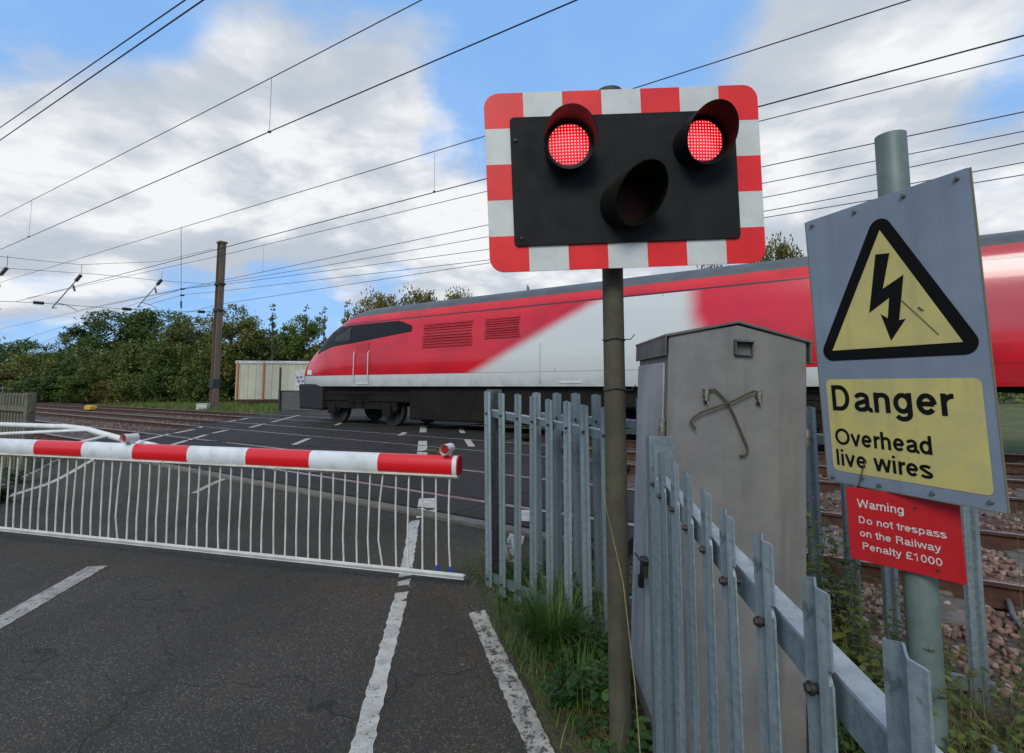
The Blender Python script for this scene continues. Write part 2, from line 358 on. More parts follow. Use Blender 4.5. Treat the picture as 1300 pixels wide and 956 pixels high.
M['hood_moss'] = mat('hood_mossy', (.004, .004, .0035), .8, 0, var=(.010, .012, .006), vscale=18, spec=.15)
M['white'] = mat('white_enamel', (.66, .68, .66), .4, 0, var=(.55, .57, .54), vscale=6, dirt=((.25, .25, .2), 40, .68, .6))
M['bar_white'] = mat('skirt_white', (.62, .62, .56), .5, 0, var=(.48, .48, .38), vscale=8, dirt=((.2, .2, .1), 30, .62, .7))
M['blue_tape'] = mat('blue_tape', (.01, .05, .4), .5)
M['rail_side'] = mat('rail_rust', (.075, .030, .016), .85, .1, var=(.045, .020, .013), vscale=12, bump=.4, bscale=60)
M['rail_top'] = mat('rail_polished', (.42, .42, .43), .28, .9, var=(.30, .28, .27), vscale=3)
M['sleeper'] = mat('concrete_sleeper', (.13, .115, .10), .95, 0, var=(.08, .07, .062), vscale=7, bump=.5, bscale=50)
M['cable'] = mat('grey_cable', (.14, .15, .15), .6, var=(.10, .10, .10), vscale=20)
M['wirem'] = mat('overhead_wire', (.022, .022, .024), .6, .3)
M['insul'] = mat('insulator_brown', (.035, .022, .018), .35, 0)
M['mast'] = mat('mast_weathered', (.19, .125, .085), .9, 0, var=(.14, .12, .10), vscale=2.5, streak=((.07, .065, .05), 5, .7))
M['cream'] = mat('cabin_cream', (.47, .47, .36), .6, 0, var=(.42, .42, .32), vscale=1.5, streak=((.28, .28, .2), 3, .3))
M['cabroofw'] = mat('cabin_fascia', (.55, .57, .55), .6, var=(.4, .4, .38), vscale=4)
M['orange'] = mat('orange_strut', (.45, .14, .04), .6)
M['darkgrey'] = mat('dark_grey_metal', (.05, .055, .055), .6, .3, var=(.035, .04, .04), vscale=6)
M['greybox'] = mat('grey_green_box', (.09, .105, .10), .6, .2, var=(.07, .08, .075), vscale=5)
M['wood'] = mat('weathered_timber', (.15, .14, .10), .9, 0, var=(.09, .09, .06), vscale=6, streak=((.06, .07, .04), 20, .6), bump=.4, bscale=30)
M['bark'] = mat('bark', (.06, .05, .04), .95, 0, var=(.035, .03, .025), vscale=5, bump=.5, bscale=20)
M['stem'] = mat('plant_stem', (.09, .10, .035), .8, 0, var=(.13, .09, .04), vscale=10)
M['dry'] = mat('dry_stem', (.34, .26, .13), .8, 0, var=(.24, .18, .09), vscale=12)
M['petal'] = mat('purple_petal', (.35, .04, .32), .6)
M['leaf_a'] = leaf_mat('leaf_dark', (0.034, 0.064, 0.015), (0.069, 0.118, 0.025), (0.153, 0.206, 0.040))
M['leaf_b'] = leaf_mat('leaf_olive', (0.056, 0.078, 0.016), (0.108, 0.136, 0.029), (0.241, 0.223, 0.046))
M['leaf_c'] = leaf_mat('leaf_autumn', (0.046, 0.055, 0.016), (0.117, 0.101, 0.027), (0.219, 0.117, 0.031))
M['leaf_d'] = leaf_mat('leaf_fresh', (0.052, 0.090, 0.018), (0.098, 0.150, 0.027), (0.194, 0.224, 0.044))
M['leaf_y'] = leaf_mat('leaf_yellowing', (0.069, 0.075, 0.021), (0.138, 0.132, 0.034), (0.253, 0.196, 0.046), trans=.35)
M['leaf_weed'] = leaf_mat('leaf_weed', (.012, .036, .010), (.026, .070, .018), (.07, .125, .03), scale=9, trans=.2)
M['leaf_weed2'] = leaf_mat('leaf_weed_yellowish', (.03, .06, .012), (.07, .11, .022), (.16, .17, .04), scale=9)
M['litter'] = leaf_mat('dead_leaf', (.05, .03, .015), (.10, .06, .028), (.20, .13, .06), scale=9, trans=.1)
M['blade_dry'] = leaf_mat('half_dry_grass', (.05, .07, .015), (.13, .12, .04), (.30, .22, .10), scale=6)
M['blade'] = leaf_mat('grass_blade', (.025, .06, .010), (.05, .115, .018), (.17, .20, .045), scale=5, trans=.25)
M['blade_far'] = leaf_mat('grass_far', (.07, .12, .022), (.13, .18, .04), (.26, .23, .09), scale=.8)

def lens_mat(name, lit):
    m = bpy.data.materials.new(name); m.use_nodes = True; t = N(m.node_tree); m.node_tree.nodes.clear()
    out = t.n('ShaderNodeOutputMaterial'); oc = t.n('ShaderNodeTexCoord').outputs['Object']
    sp = t.n('ShaderNodeSeparateXYZ', {0: oc}); k = 2*math.pi/.0125
    a = t.math('COSINE', t.math('MULTIPLY', sp.outputs[0], k)); b_ = t.math('COSINE', t.math('MULTIPLY', sp.outputs[2], k))
    d = t.rng(t.math('ADD', a, b_), .55, 1.75)
    r2 = t.math('SQRT', t.math('ADD', t.math('POWER', sp.outputs[0], 2), t.math('POWER', sp.outputs[2], 2)))
    fall = t.rng(r2, .02, .10, 1, .55)
    if lit:
        col = t.mix(t.math('MULTIPLY', d, .85), (1.0, .003, .018), (3.2, .70, .70))
        st = t.math('MULTIPLY', t.math('ADD', .85, t.math('MULTIPLY', d, .35)), fall)
        e = t.n('ShaderNodeEmission', {'Color': col, 'Strength': st}); g = t.n('ShaderNodeBsdfGlossy', {'Roughness': .2, 'Color': (.05, .05, .05, 1)})
        ad = t.n('ShaderNodeAddShader'); t.t.links.new(e.outputs[0], ad.inputs[0]); t.t.links.new(g.outputs[0], ad.inputs[1]); t.t.links.new(ad.outputs[0], out.inputs[0])
    else:
        col = t.mix(d, (.018, .003, .003), (.05, .006, .005)); b = t.n('ShaderNodeBsdfPrincipled', {'Base Color': col, 'Roughness': .6, 'Specular IOR Level': .2}); t.t.links.new(b.outputs[0], out.inputs[0])
    return m
M['lens_on'] = lens_mat('lens_lit_red', True); M['lens_off'] = lens_mat('lens_unlit', False)
M['redlens_small'] = mat('small_red_lens', (.30, .008, .008), .2, 0, coat=.5)

def stripes(name, axis_edges, red, white):
    """red/white bands along local x: period .6 m, first band (x<.62) red"""
    m = bpy.data.materials.new(name); m.use_nodes = True; t = N(m.node_tree); m.node_tree.nodes.clear()
    out = t.n('ShaderNodeOutputMaterial'); oc = t.n('ShaderNodeTexCoord').outputs['Object']; sp = t.n('ShaderNodeSeparateXYZ', {0: oc})
    xx = t.math('SUBTRACT', sp.outputs[0], .04)
    md = t.math('PINGPONG', xx, .6) if False else t.math('MODULO', t.math('ADD', xx, 12.0), 1.2)
    f = t.math('GREATER_THAN', md, .6)
    wv = t.mix(t.rng(t.noise(oc, 7, 5), .35, .7), white, tuple(x*.82 for x in white))
    c = t.mix(f, red, wv)
    dt = t.rng(t.noise(oc, 28, 6, .7), .63, .70); c = t.mix(t.math('MULTIPLY', dt, .45), c, (.12, .12, .07))
    b = t.n('ShaderNodeBsdfPrincipled', {'Base Color': c, 'Roughness': .32, 'Coat Weight': .2}); t.t.links.new(b.outputs[0], out.inputs[0]); return m
M['boom'] = stripes('boom_stripes', None, (.60, .008, .014), (.62, .66, .68))

def ballast_mat():
    m = bpy.data.materials.new('ballast'); m.use_nodes = True; t = N(m.node_tree); m.node_tree.nodes.clear()
    out = t.n('ShaderNodeOutputMaterial'); oc = t.n('ShaderNodeTexCoord').outputs['Object']
    vo = t.n('ShaderNodeTexVoronoi', {'Vector': oc, 'Scale': 17.}); ce = t.n('ShaderNodeSeparateColor', {0: vo.outputs['Color']})
    c = t.ramp(ce.outputs[0], [(0, (.10, .062, .048)), (.4, (.20, .12, .09)), (.75, (.28, .185, .14)), (1, (.31, .26, .22))])
    dk = t.rng(vo.outputs['Distance'], .02, .55, 0, .85)
    c = t.mix(dk, c, (.045, .032, .026))
    br = t.rng(t.noise(oc, .5, 4), .4, .7); c = t.mix(t.math('MULTIPLY', br, .4), c, (.07, .045, .03))
    b = t.n('ShaderNodeBsdfPrincipled', {'Base Color': c, 'Roughness': .9})
    bp = t.n('ShaderNodeBump', {'Strength': 1., 'Distance': .05, 'Height': t.math('MULTIPLY', vo.outputs['Distance'], -1.)}); t.t.links.new(bp.outputs[0], b.inputs['Normal'])
    t.t.links.new(b.outputs[0], out.inputs[0]); return m
M['ballast'] = ballast_mat()
def stone_mat():
    m = bpy.data.materials.new('ballast_stone'); m.use_nodes = True; t = N(m.node_tree); m.node_tree.nodes.clear()
    out = t.n('ShaderNodeOutputMaterial'); oc = t.n('ShaderNodeTexCoord').outputs['Object']; g = t.n('ShaderNodeNewGeometry').outputs['Random Per Island']
    c = t.ramp(g, [(0, (.065, .038, .03)), (.3, (.14, .075, .055)), (.6, (.205, .12, .09)), (.85, (.22, .155, .12)), (1, (.30, .27, .24))])
    c = t.mix(t.rng(t.noise(oc, 60, 4), .4, .7, 0, .4), c, (.09, .07, .06))
    b = t.n('ShaderNodeBsdfPrincipled', {'Base Color': c, 'Roughness': .85}); t.t.links.new(b.outputs[0], out.inputs[0]); return m
M['stone'] = stone_mat()
def ground_mat():
    m = bpy.data.materials.new('ground'); m.use_nodes = True; t = N(m.node_tree); m.node_tree.nodes.clear()
    out = t.n('ShaderNodeOutputMaterial'); oc = t.n('ShaderNodeTexCoord').outputs['Object']
    q = t.n('ShaderNodeVectorMath', {0: oc, 1: Nn}, operation='DOT_PRODUCT').outputs['Value']
    soil = t.mix(t.rng(t.noise(oc, 9, 7, .7), .35, .65), (.045, .033, .022), (.085, .065, .042))
    moss = t.rng(t.noise(oc, 3, 5, .6), .45, .6); soil = t.mix(t.math('MULTIPLY', moss, .6), soil, (.035, .055, .016))
    gr = t.mix(t.rng(t.noise(oc, 1.2, 6, .65), .35, .65), (.055, .085, .018), (.12, .115, .04))
    far = t.rng(q, 14.2, 16.); c = t.mix(far, soil, gr)
    b = t.n('ShaderNodeBsdfPrincipled', {'Base Color': c, 'Roughness': .95})
    bp = t.n('ShaderNodeBump', {'Strength': .8, 'Distance': .02, 'Height': t.noise(oc, 40, 5)}); t.t.links.new(bp.outputs[0], b.inputs['Normal'])
    t.t.links.new(b.outputs[0], out.inputs[0]); return m
M['ground'] = ground_mat()

# ------------------------------------------------------------------ ground, railway formation, road
def grid(name, us, vs, fn, m, **kw):
    mb = MB(); nv = len(vs)
    for u in us:
        for v in vs: mb.v.append(tuple(fn(u, v)))
    for i in range(len(us)-1):
        for j in range(nv-1): mb.f.append((i*nv+j, (i+1)*nv+j, (i+1)*nv+j+1, i*nv+j+1)); mb.m.append(0)
    return mb.build(name, m, smooth=True, **kw)
ss = [-900, -300, -120, -60, -30] + list(np.arange(-20, 60.1, 2.)) + [75, 100, 150, 300, 900]
qs = [-900, -200, -60, -20, -8] + list(np.arange(-4, 20, .5)) + list(np.arange(20, 44, 2)) + [60, 100, 200, 500, 1200]
def gfn(s, q): p = QS(q, s); p.z = gz(p.x, p.y) - .0; return p
tag(grid('ground', ss, qs, gfn, M['ground']), 'soil and rough grass ground around the crossing', kind='structure')
qb = list(np.arange(3.45, 14.3, .12)); sb = [-80, -50, -30] + list(np.arange(-16, 3, .2)) + list(np.arange(3, 40, .8)) + [60, 90, 150, 300]
def bfn(s, q):
    p = QS(q, s); e = min(sm(q, 3.3, 4.1), 1-sm(q, 13.6, 14.25))
    p.z = .035 + .075*e + .022*math.sin(q*9.1+s*3.3)*math.sin(s*7.7-q*2.1)*e
    return p
tag(grid('ballast_bed', sb, qb, bfn, M['ballast']), 'pink and brown stone ballast bed under the tracks', kind='structure')

def xl(y): return float(np.interp(y, [-6, 5, 8, 10, 15, 20, 30, 45, 70], [-8.2, -8.6, -8.8, -9.0, -9.6, -10.5, -12.2, -14.5, -18]))
def xr(y): return float(np.interp(y, [-6, 2.6, 3.3, 3.75, 4.3, 5.0, 8, 11, 14, 20, 30, 45, 70], [.25, .10, -.08, -.1, .95, 1.6, 1.3, .6, -.5, -2.0, -4.2, -7, -12]))
ys = list(np.arange(-6, 2, .5)) + list(np.arange(2, 20, .15)) + list(np.arange(20, 70, 1.))
mb = MB(); K = 46
for y in ys:
    a, b = xl(y), xr(y)
    for k in range(K+1):
        x = a+(b-a)*k/K; mb.v.append((x, y, rz(x, y)))
for i in range(len(ys)-1):
    for k in range(K): mb.f.append((i*(K+1)+k, i*(K+1)+k+1, (i+1)*(K+1)+k+1, (i+1)*(K+1)+k)); mb.m.append(0)
# side skirts of the embankment
base = len(mb.v)
for i, y in enumerate(ys):
    for x in (xl(y), xr(y)): mb.v.append((x, y, -.05))
for i in range(len(ys)-1):
    l0, l1 = i*(K+1), (i+1)*(K+1); mb.f.append((l0, l1, base+2*i+2, base+2*i)); mb.m.append(0)
    r0, r1 = l0+K, l1+K; mb.f.append((r1, r0, base+2*i+1, base+2*i+3)); mb.m.append(0)
tag(mb.build('road', M['asphalt'], smooth=True), 'worn grey asphalt road leading up to the level crossing', kind='structure')
# crossing deck between and beside the rails
def road_s_range(q):
    # s at which the line q=const meets the road's left and right edges
    out = []
    for fn in (xl, xr):
        lo = None; best = 1e9
        for s in np.arange(-4, 30, .05):
            p = QS(q, s)
            if abs(p.x-fn(p.y)) < best: best = abs(p.x-fn(p.y)); lo = s
        out.append(lo)
    return min(out), max(out)
mb = MB()
for (a, b) in PANELS:
    s0, s1 = road_s_range((a+b)/2); n = int((s1-s0)/1.8)+1; st = (s1-s0)/n
    for i in range(n):
        c = [QS(a, s0+i*st+.006), QS(b, s0+i*st+.006), QS(b, s0+(i+1)*st-.006), QS(a, s0+(i+1)*st-.006)]
        mb.poly([(p.x, p.y, .19) for p in c], .076, (0, 0, 1))
tag(mb.build('crossing_deck', M['panel'], bevel=.004, seg=1), 'dark rubber and asphalt deck panels between the rails', kind='structure')
mb = MB(); s0, s1 = road_s_range(3.85)
mb.poly([(p.x, p.y, .1) for p in (QS(3.78, s0+.1), QS(3.92, s0+.1), QS(3.92, s1), QS(3.78, s1))], .156, (0, 0, 1))
tag(mb.build('concrete_edge_beam', M['kerb']), 'pale concrete edge beam at the near side of the crossing deck', kind='structure')

def strip(name, pts, width, m, jag=0., label=None):
    mb = MB(); P = []
    pts = [Vector((p[0], p[1], 0)) for p in pts]
    for a, b in zip(pts[:-1], pts[1:]):
        n = max(1, int((b-a).length/.035))
        for i in range(n): P.append(a.lerp(b, i/n))
    P.append(pts[-1])
    for i, p in enumerate(P):
        d = (P[min(i+1, len(P)-1)]-P[max(i-1, 0)]).normalized(); nn = Vector((-d.y, d.x, 0))
        for sgn in (-1, 0, 1):
            o = p + nn*sgn*(width/2 + (random.uniform(-jag, jag) if sgn else 0)); mb.v.append((o.x, o.y, topz(o.x, o.y)+.004+.0012*0))
    for i in range(len(P)-1):
        for k in (0, 1): mb.f.append((3*i+k, 3*i+k+1, 3*i+4+k, 3*i+3+k)); mb.m.append(0)
    return tag(mb.build(name, m), label, kind='structure')
G = 'painted lines on the road'
rp = lambda u, v, z: tuple(on_z(u, v, z)[:2])
strip('road_marking', [(-.42, .6), (-.66, 2.6), (-.80, 3.9), (-.93, 5.03)], .092, M['paint'], .006, 'solid white edge line right of the carriageway passing under the barrier')
strip('road_marking', [(.38, 1.2), (.02, 2.6), (-.23, 3.50)], .11, M['paint_verge'], .005, 'broken chunky white line along the weedy verge')
strip('road_marking', [(-1.9, -.8), (-3.17, 3.05), rp(124, 718, .02)], .15, M['paint_old'], .004, 'white centre line dash before the barrier')
strip('road_marking', [rp(245, 637, .03), rp(291, 617, .12)], .10, M['paint_old'], .003, 'short white centre dash just behind the barrier skirt')
for (u0, v0, u1, v1, wd) in ((373, 565, 392, 557, .12), (426, 540, 433, 537, .12)):
    strip('road_marking', [rp(u0, v0, .262), rp(u1, v1, .262)], wd, M['paint'], 0, 'short white centre dash on the crossing deck between the tracks')
strip('road_marking', [(-6.1, 4.8), (-6.7, 6.7), (-7.45, 9.3), rp(155, 583, .15)], .10, M['paint'], .004, 'white line on the far left of the carriageway')
strip('road_marking', [rp(0, 618, 0), rp(28, 607, .0), rp(62, 593, .05), rp(105, 580, .1)], .08, M['paint_old'], .004, 'outer white footpath line at the far left verge')
for a, b in (((218, 565), (262, 552)), ((270, 550), (289, 546)), ((178, 560), (215, 551)), ((222, 550), (247, 545)), ((253, 543), (259, 541.5)), ((287, 536), (300, 533.5)), ((305, 533), (315, 531)), ((317, 543), (336, 538)), ((345, 536), (380, 527))):
    strip('road_marking', [rp(*a, .266), rp(*b, .266)], .12, M['paint'], 0, 'white footpath dashes across the far part of the crossing')
for a, b in (((541.5, 652), (543, 633)), ((536, 579), (536.5, 560)), ((537, 549), (537.5, 541))):
    strip('road_marking', [rp(*a, .266), rp(*b, .266)], .19, M['paint'], .004, 'square white block of the right hand footpath line on the deck')
for a, b in (((645, 694), (660, 668)), ((664, 662), (668, 648)), ((626, 606), (622, 597)), ((599, 567), (593, 558)), ((588, 550), (584, 544)), ((508, 553), (514, 549))):
    strip('road_marking', [rp(*a, .266), rp(*b, .266)], .14, M['paint'], .004, 'white dash of the edge line beside the palisade fence')

# ------------------------------------------------------------------ tracks
prof = [(-.07, 0), (.07, 0), (.07, .012), (.012, .03), (.010, .11), (.036, .122), (.036, .148), (.030, .153), (-.030, .153), (-.036, .148), (-.036, .122), (-.010, .11), (-.012, .03), (-.07, .012)]
slm = MB(); slm.add([], [])
def sleeper_mesh():
    mb = MB(); e = .125
    pts = [(-1.25, -e), (1.25, -e), (1.25, e), (-1.25, e)]
    mb.box((0, 0, -.08), (2.5, .25, .18)); 
    for sx in (-.79, -.67, .67, .79): mb.box((sx, 0, .02), (.05, .09, .035))
    return mb
TL = ['nearest railway track with rusty brown rails beside the signs', 'middle railway track running over the crossing deck', 'far railway track carrying the red train']
for ti, qc in enumerate(TRACKQ):
    root = thing('railway_track', TL[ti], 'railway track', QS(qc, 0, 0), (0, 0, math.atan2(-Nn.x, Nn.y)), 'parallel railway tracks')
    # local x = across?  build in world-relative coordinates instead
    root.rotation_euler = (0, 0, 0)
    for sg in (-1, 1):
        mb = MB(); rows = []
        for s in (-70, -20, 0, 20, 40, 70, 160):
            rows.append([Nn*(sg*.753+a) + T*s + Vector((0, 0, RAIL-.153+b)) for a, b in prof])
        n = len(prof)
        for r_ in rows: mb.v += [tuple(p) for p in r_]
        for i in range(len(rows)-1):
            for k in range(n): mb.f.append((i*n+k, i*n+(k+1) % n, (i+1)*n+(k+1) % n, (i+1)*n+k)); mb.m.append(1 if k in (6, 7, 8) else 0)
        mb.build('rail', [M['rail_side'], M['rail_top']], root)
    first = None; ang = math.atan2(Nn.y, Nn.x)
    s_list = [s for s in np.arange(-11, 30, .66) if not (1.2+ti*0 < s < (9.5+ti*2.5))][:62]
    for s in s_list:
        if first is None: first = o = sleeper_mesh().build('sleeper', M['sleeper'], root, bevel=.012, seg=1)
        else: o = first.copy(); COL.objects.link(o); o.parent = root
        o.location = T*s + Vector((0, 0, .122)); o.rotation_euler = (0, 0, ang + random.uniform(-.01, .01))
# trackside cable and yellow box
c0 = on_z(1243, 735, .15); mbc = MB()
pp = [on_z(u, v, .16) for u, v in ((1235, 740), (1248, 741), (1262, 748), (1274, 752), (1281, 764), (1287, 782), (1298, 796), (1312, 806))]
mbc.tube(pp, .014, 8); mbc.tube([p+Vector((.02, .03, -.01)) for p in pp[2:]], .010, 8)
tag(mbc.build('trackside_cable', M['cable'], smooth=True), 'grey cable looping down from the nearest rail into the ballast', 'cable')
p = on_z(115, 520, .16); mb = MB(); mb.box((0, 0, .1), (.9, .35, .2)); mb.box((0, 0, .22), (.7, .25, .06))
o = mb.build('track_magnet', mat('yellow_box', (.6, .35, .02), .6, var=(.5, .3, .03)), bevel=.02); o.location = p; o.rotation_euler = (0, 0, math.atan2(T.y, T.x))
tag(o, 'small yellow box between the rails left of the crossing', 'track box')

# loose stones
def ico():
    bm = bmesh.new(); bmesh.ops.create_icosphere(bm, subdivisions=1, radius=1); v = np.array([x.co[:] for x in bm.verts]); f = np.array([[y.index for y in x.verts] for x in bm.faces]); bm.free(); return v, f
iv, jf = ico()
def fast(name, V, F, m, parent=None, smooth=False):
    me = bpy.data.meshes.new(name); nl = F.shape[1]
    me.vertices.add(len(V)); me.vertices.foreach_set('co', V.astype(np.float32).ravel())
    me.loops.add(F.size); me.loops.foreach_set('vertex_index', F.astype(np.int32).ravel())
    me.polygons.add(len(F)); me.polygons.foreach_set('loop_start', np.arange(0, F.size, nl, dtype=np.int32))
    me.materials.append(m); me.update(calc_edges=True)
    if smooth: me.polygons.foreach_set('use_smooth', [True]*len(F))
    o = bpy.data.objects.new(name, me); COL.objects.link(o)
    if parent: o.parent = parent
    return o
def stones(n, qr, sr, size):
    Vs = []; Fs = []; base = 0
    for i in range(n):
        q = RNG.uniform(*qr); s = RNG.uniform(*sr)
        if any(abs(q-(qc+sg*.753)) < .07 for qc in TRACKQ for sg in (-1, 1)): continue
        p = QS(q, s)
        if xl(p.y)-.3 < p.x < xr(p.y)+.05: continue
        z = bfn(s, q).z; insl = any(abs(q-qc) < 1.2 for qc in TRACKQ)
        sc = RNG.uniform(.7, 1.3, 3)*size*RNG.uniform(.6, 1.25)*np.array([1, 1, .75])
        if insl and ((s+11+.13) % .66) < .26 and RNG.random() < .8: continue
        A = RNG.normal(size=(3, 3)); Q, _ = np.linalg.qr(A)
        v = (iv*(1+RNG.uniform(-.42, .30, (len(iv), 1))))*sc @ Q.T + np.array([p.x, p.y, z+size*.45])
        Vs.append(v); Fs.append(jf+base); base += len(iv)
    return np.vstack(Vs), np.vstack(Fs)
V1, F1 = stones(9500, (3.35, 6.6), (-6.5, 1.6), .024)
V2, F2 = stones(9000, (3.4, 10.5), (-13, 1.), .028)
V3, F3 = stones(5000, (3.3, 14), (8, 26), .035)
V = np.vstack([V1, V2, V3]); F = np.vstack([F1, F2+len(V1), F3+len(V1)+len(V2)])
tag(fast('ballast_stones', V, F, M['stone']), 'loose pink and brown ballast stones beside and between the rails', 'stones', kind='stuff')

# ------------------------------------------------------------------ train
def train_mat(name, coach=False):
    m = bpy.data.materials.new(name); m.use_nodes = True; t = N(m.node_tree); m.node_tree.nodes.clear()
    out = t.n('ShaderNodeOutputMaterial'); oc = t.n('ShaderNodeTexCoord').outputs['Object']; sp = t.n('ShaderNodeSeparateXYZ', {0: oc})
    x, z = sp.outputs[0], sp.outputs[2]
    red = (.58, .006, .018); white = (.56, .60, .58)
    rv = t.mix(t.rng(t.noise(oc, .9, 4), .4, .7), red, (.42, .004, .014))
    if not coach:
        wob = t.math('MULTIPLY', t.math('SUBTRACT', t.noise(oc, .7, 3), .5), .5)
        # swoosh: between a rising curve and a steeper one, x from the nose back
        l1 = t.math('SUBTRACT', t.math('SUBTRACT', x, 7.2), t.math('MULTIPLY', t.math('SUBTRACT', z, 1.25), 2.2))
        l2 = t.math('SUBTRACT', t.math('ADD', 14.1, wob), t.math('ADD', x, t.math('MULTIPLY', t.math('SUBTRACT', z, 1.25), .1)))
        f = t.math('MULTIPLY', t.rng(l1, -.2, .6), t.rng(l2, -.15, .4))
        f = t.math('MAXIMUM', f, t.math('LESS_THAN', z, 1.57)); f = t.math('MULTIPLY', f, t.math('LESS_THAN', z, 3.20))
        c = t.mix(f, rv, white)
    else:
        c = t.mix(t.rng(z, 2.0, 2.2), rv, (.46, .05, .065))
        c = t.mix(t.math('MULTIPLY', t.rng(z, 3.0, 3.05), t.rng(z, 3.2, 3.25, 1, 0)), c, (.44, .16, .17))
    ln = t.math('LESS_THAN', t.math('ABSOLUTE', t.math('SUBTRACT', z, 3.225)), .018)
    ln2 = t.math('MULTIPLY', t.math('LESS_THAN', t.math('ABSOLUTE', t.math('SUBTRACT', z, 1.575)), .006), .6)
    c = t.mix(t.math('MAXIMUM', ln, ln2), c, (.02, .012, .015))
    dirt = t.rng(z, 1.1, 1.7, .35, 0); c = t.mix(t.math('MULTIPLY', dirt, t.rng(t.noise(oc, 3, 5), .3, .7)), c, (.12, .10, .08))
    b = t.n('ShaderNodeBsdfPrincipled', {'Base Color': c, 'Roughness': .22, 'Coat Weight': .4, 'Coat Roughness': .05})
    t.t.links.new(b.outputs[0], out.inputs[0]); return m
M['loco'] = train_mat('power_car_paint'); M['coach'] = train_mat('coach_paint', True)
M['troof'] = mat('train_roof', (.10, .11, .12), .6, .1, var=(.07, .075, .08), vscale=1.2)
M['tblack'] = mat('train_black', (.006, .006, .007), .45, 0, spec=.3)
M['under'] = mat('underframe', (.009, .0085, .008), .9, 0, var=(.015, .013, .011), vscale=3, spec=.2)
M['grille'] = mat('grille_red', (.42, .007, .016), .5, var=(.34, .006, .014), vscale=5)
M['glass'] = mat('train_glass', (.02, .022, .03), .05, 0, coat=1., spec=1.)
M['cabglass'] = mat('cab_glass', (.008, .009, .011), .12, 0, spec=.5)
M['wheel'] = mat('wheel_steel', (.022, .019, .017), .8, .2)
SEC = [(1.30, 1.22), (1.365, 1.45), (1.37, 2.1), (1.345, 2.75), (1.28, 3.2), (1.20, 3.46), (1.02, 3.62), (.66, 3.77), (.30, 3.83), (0, 3.84)]
def sec_at(x, nose):
    """cross-section list of (y,z) for station x from the nose"""
    out = []
    if nose:
        top = float(np.interp(x, [0, .15, .5, 1.2, 2.0, 2.9, 3.5], [1.75, 2.05, 2.28, 2.72, 3.32, 3.76, 3.84])); wd = float(np.interp(x, [0, .15, .6, 1.6, 3.0], [.50, .66, .80, .94, 1.0]))
    else: top, wd = 3.84, 1
    for (y, z) in SEC:
        zz = 1.22 + (z-1.22)*(top-1.22)/2.62
        out.append((y*wd, zz))
    return out
def body_loft(stations, nose, zsplit=None):
    mb = MB(); rows = []
    for x in stations:
        h = sec_at(x, nose); full = [(y, z) for y, z in h] + [(-y, z) for y, z in h[-2::-1]]
        rows.append([(x, y, z) for y, z in full])
    n = len(rows[0]); ns = len(SEC)
    for r_ in rows: mb.v += r_
    for i in range(len(rows)-1):
        for k in range(n-1):
            kk = min(k, n-2-k)
            roof = kk >= 5
            mb.f.append((i*n+k, i*n+k+1, (i+1)*n+k+1, (i+1)*n+k)); mb.m.append(1 if roof and rows[i][0][0] >= (2.85 if nose else -1) else 0)
        mb.f.append((i*n+n-1, i*n, (i+1)*n, (i+1)*n+n-1)); mb.m.append(0)
    mb.f.append(tuple(range(n))); mb.m.append(0); mb.f.append(tuple(range((len(rows)-1)*n, len(rows)*n))); mb.m.append(0)
    return mb
def side_pt(x, z, off, nose=True, sgn=1):
    h = sec_at(x, nose); ys_ = [a for a, _ in h][:7]; zs_ = [b for _, b in h][:7]
    return (x, sgn*(float(np.interp(z, zs_, ys_))+off), z)
def side_panel(outline, off, nose, sgn, th=.02):
    P = [side_pt(x, z, off, nose, sgn) for x, z in outline]
    mb = MB(); mb.poly(P, th, (0, sgn, 0)); return mb
def bogie(parent, xc):
    mb = MB()
    for sg in (-1, 1):
        mb.box((xc, sg*1.0, .62), (3.4, .12, .22)); mb.box((xc, sg*1.0, .85), (1.0, .2, .3))
        for dx in (-1.3, 1.3): mb.box((xc+dx, sg*1.02, .5), (.36, .2, .34)); mb.tube([(xc+dx+.3, sg*1.02, .45), (xc+dx+.3, sg*1.02, .8)], .07, 8)
    mb.box((xc, 0, .62), (.5, 2.0, .2))
    for sg in (-1, 1):
        for dx in (-.22, .22):
            mb.tube([(xc+dx+.05*math.cos(a_), sg*1.12+.05*math.sin(a_), .5+.35*k_/40) for k_, a_ in enumerate(np.linspace(0, 10*math.pi, 41))], .012, 5)
        mb.tube([(xc-1.7, sg*1.1, .98), (xc+1.7, sg*1.1, .98)], .025, 6)
    bg_ = mb.build('bogie', M['under'], parent, bevel=.02, seg=1)
    for dx in (-1.3, 1.3):
        for sg in (-1, 1):
            wmb = MB(); wmb.tube([(xc+dx, sg*.68, .485), (xc+dx, sg*.82, .485)], .485, 28); wmb.tube([(xc+dx, sg*.82, .485), (xc+dx, sg*.88, .485)], .12, 12)
            wmb.build('wheel', M['wheel'], bg_)
NOSE_S, RQ = 16.5, 12.10
yaw = math.atan2(-T.y, -T.x)     # local +x points back from the nose
loco = thing('power_car', 'sleek red and white diesel power car leading the train across the crossing', 'train', QS(RQ, NOSE_S, RAIL), (0, 0, yaw), 'vehicles of the red train')
st = [0, .08, .15, .3, .5, .8, 1.2, 1.6, 2.0, 2.4, 2.9, 3.5, 5, 8, 11, 14, 17.6]
lb = body_loft(st, True).build('body', [M['loco'], M['troof']], loco, smooth=True)
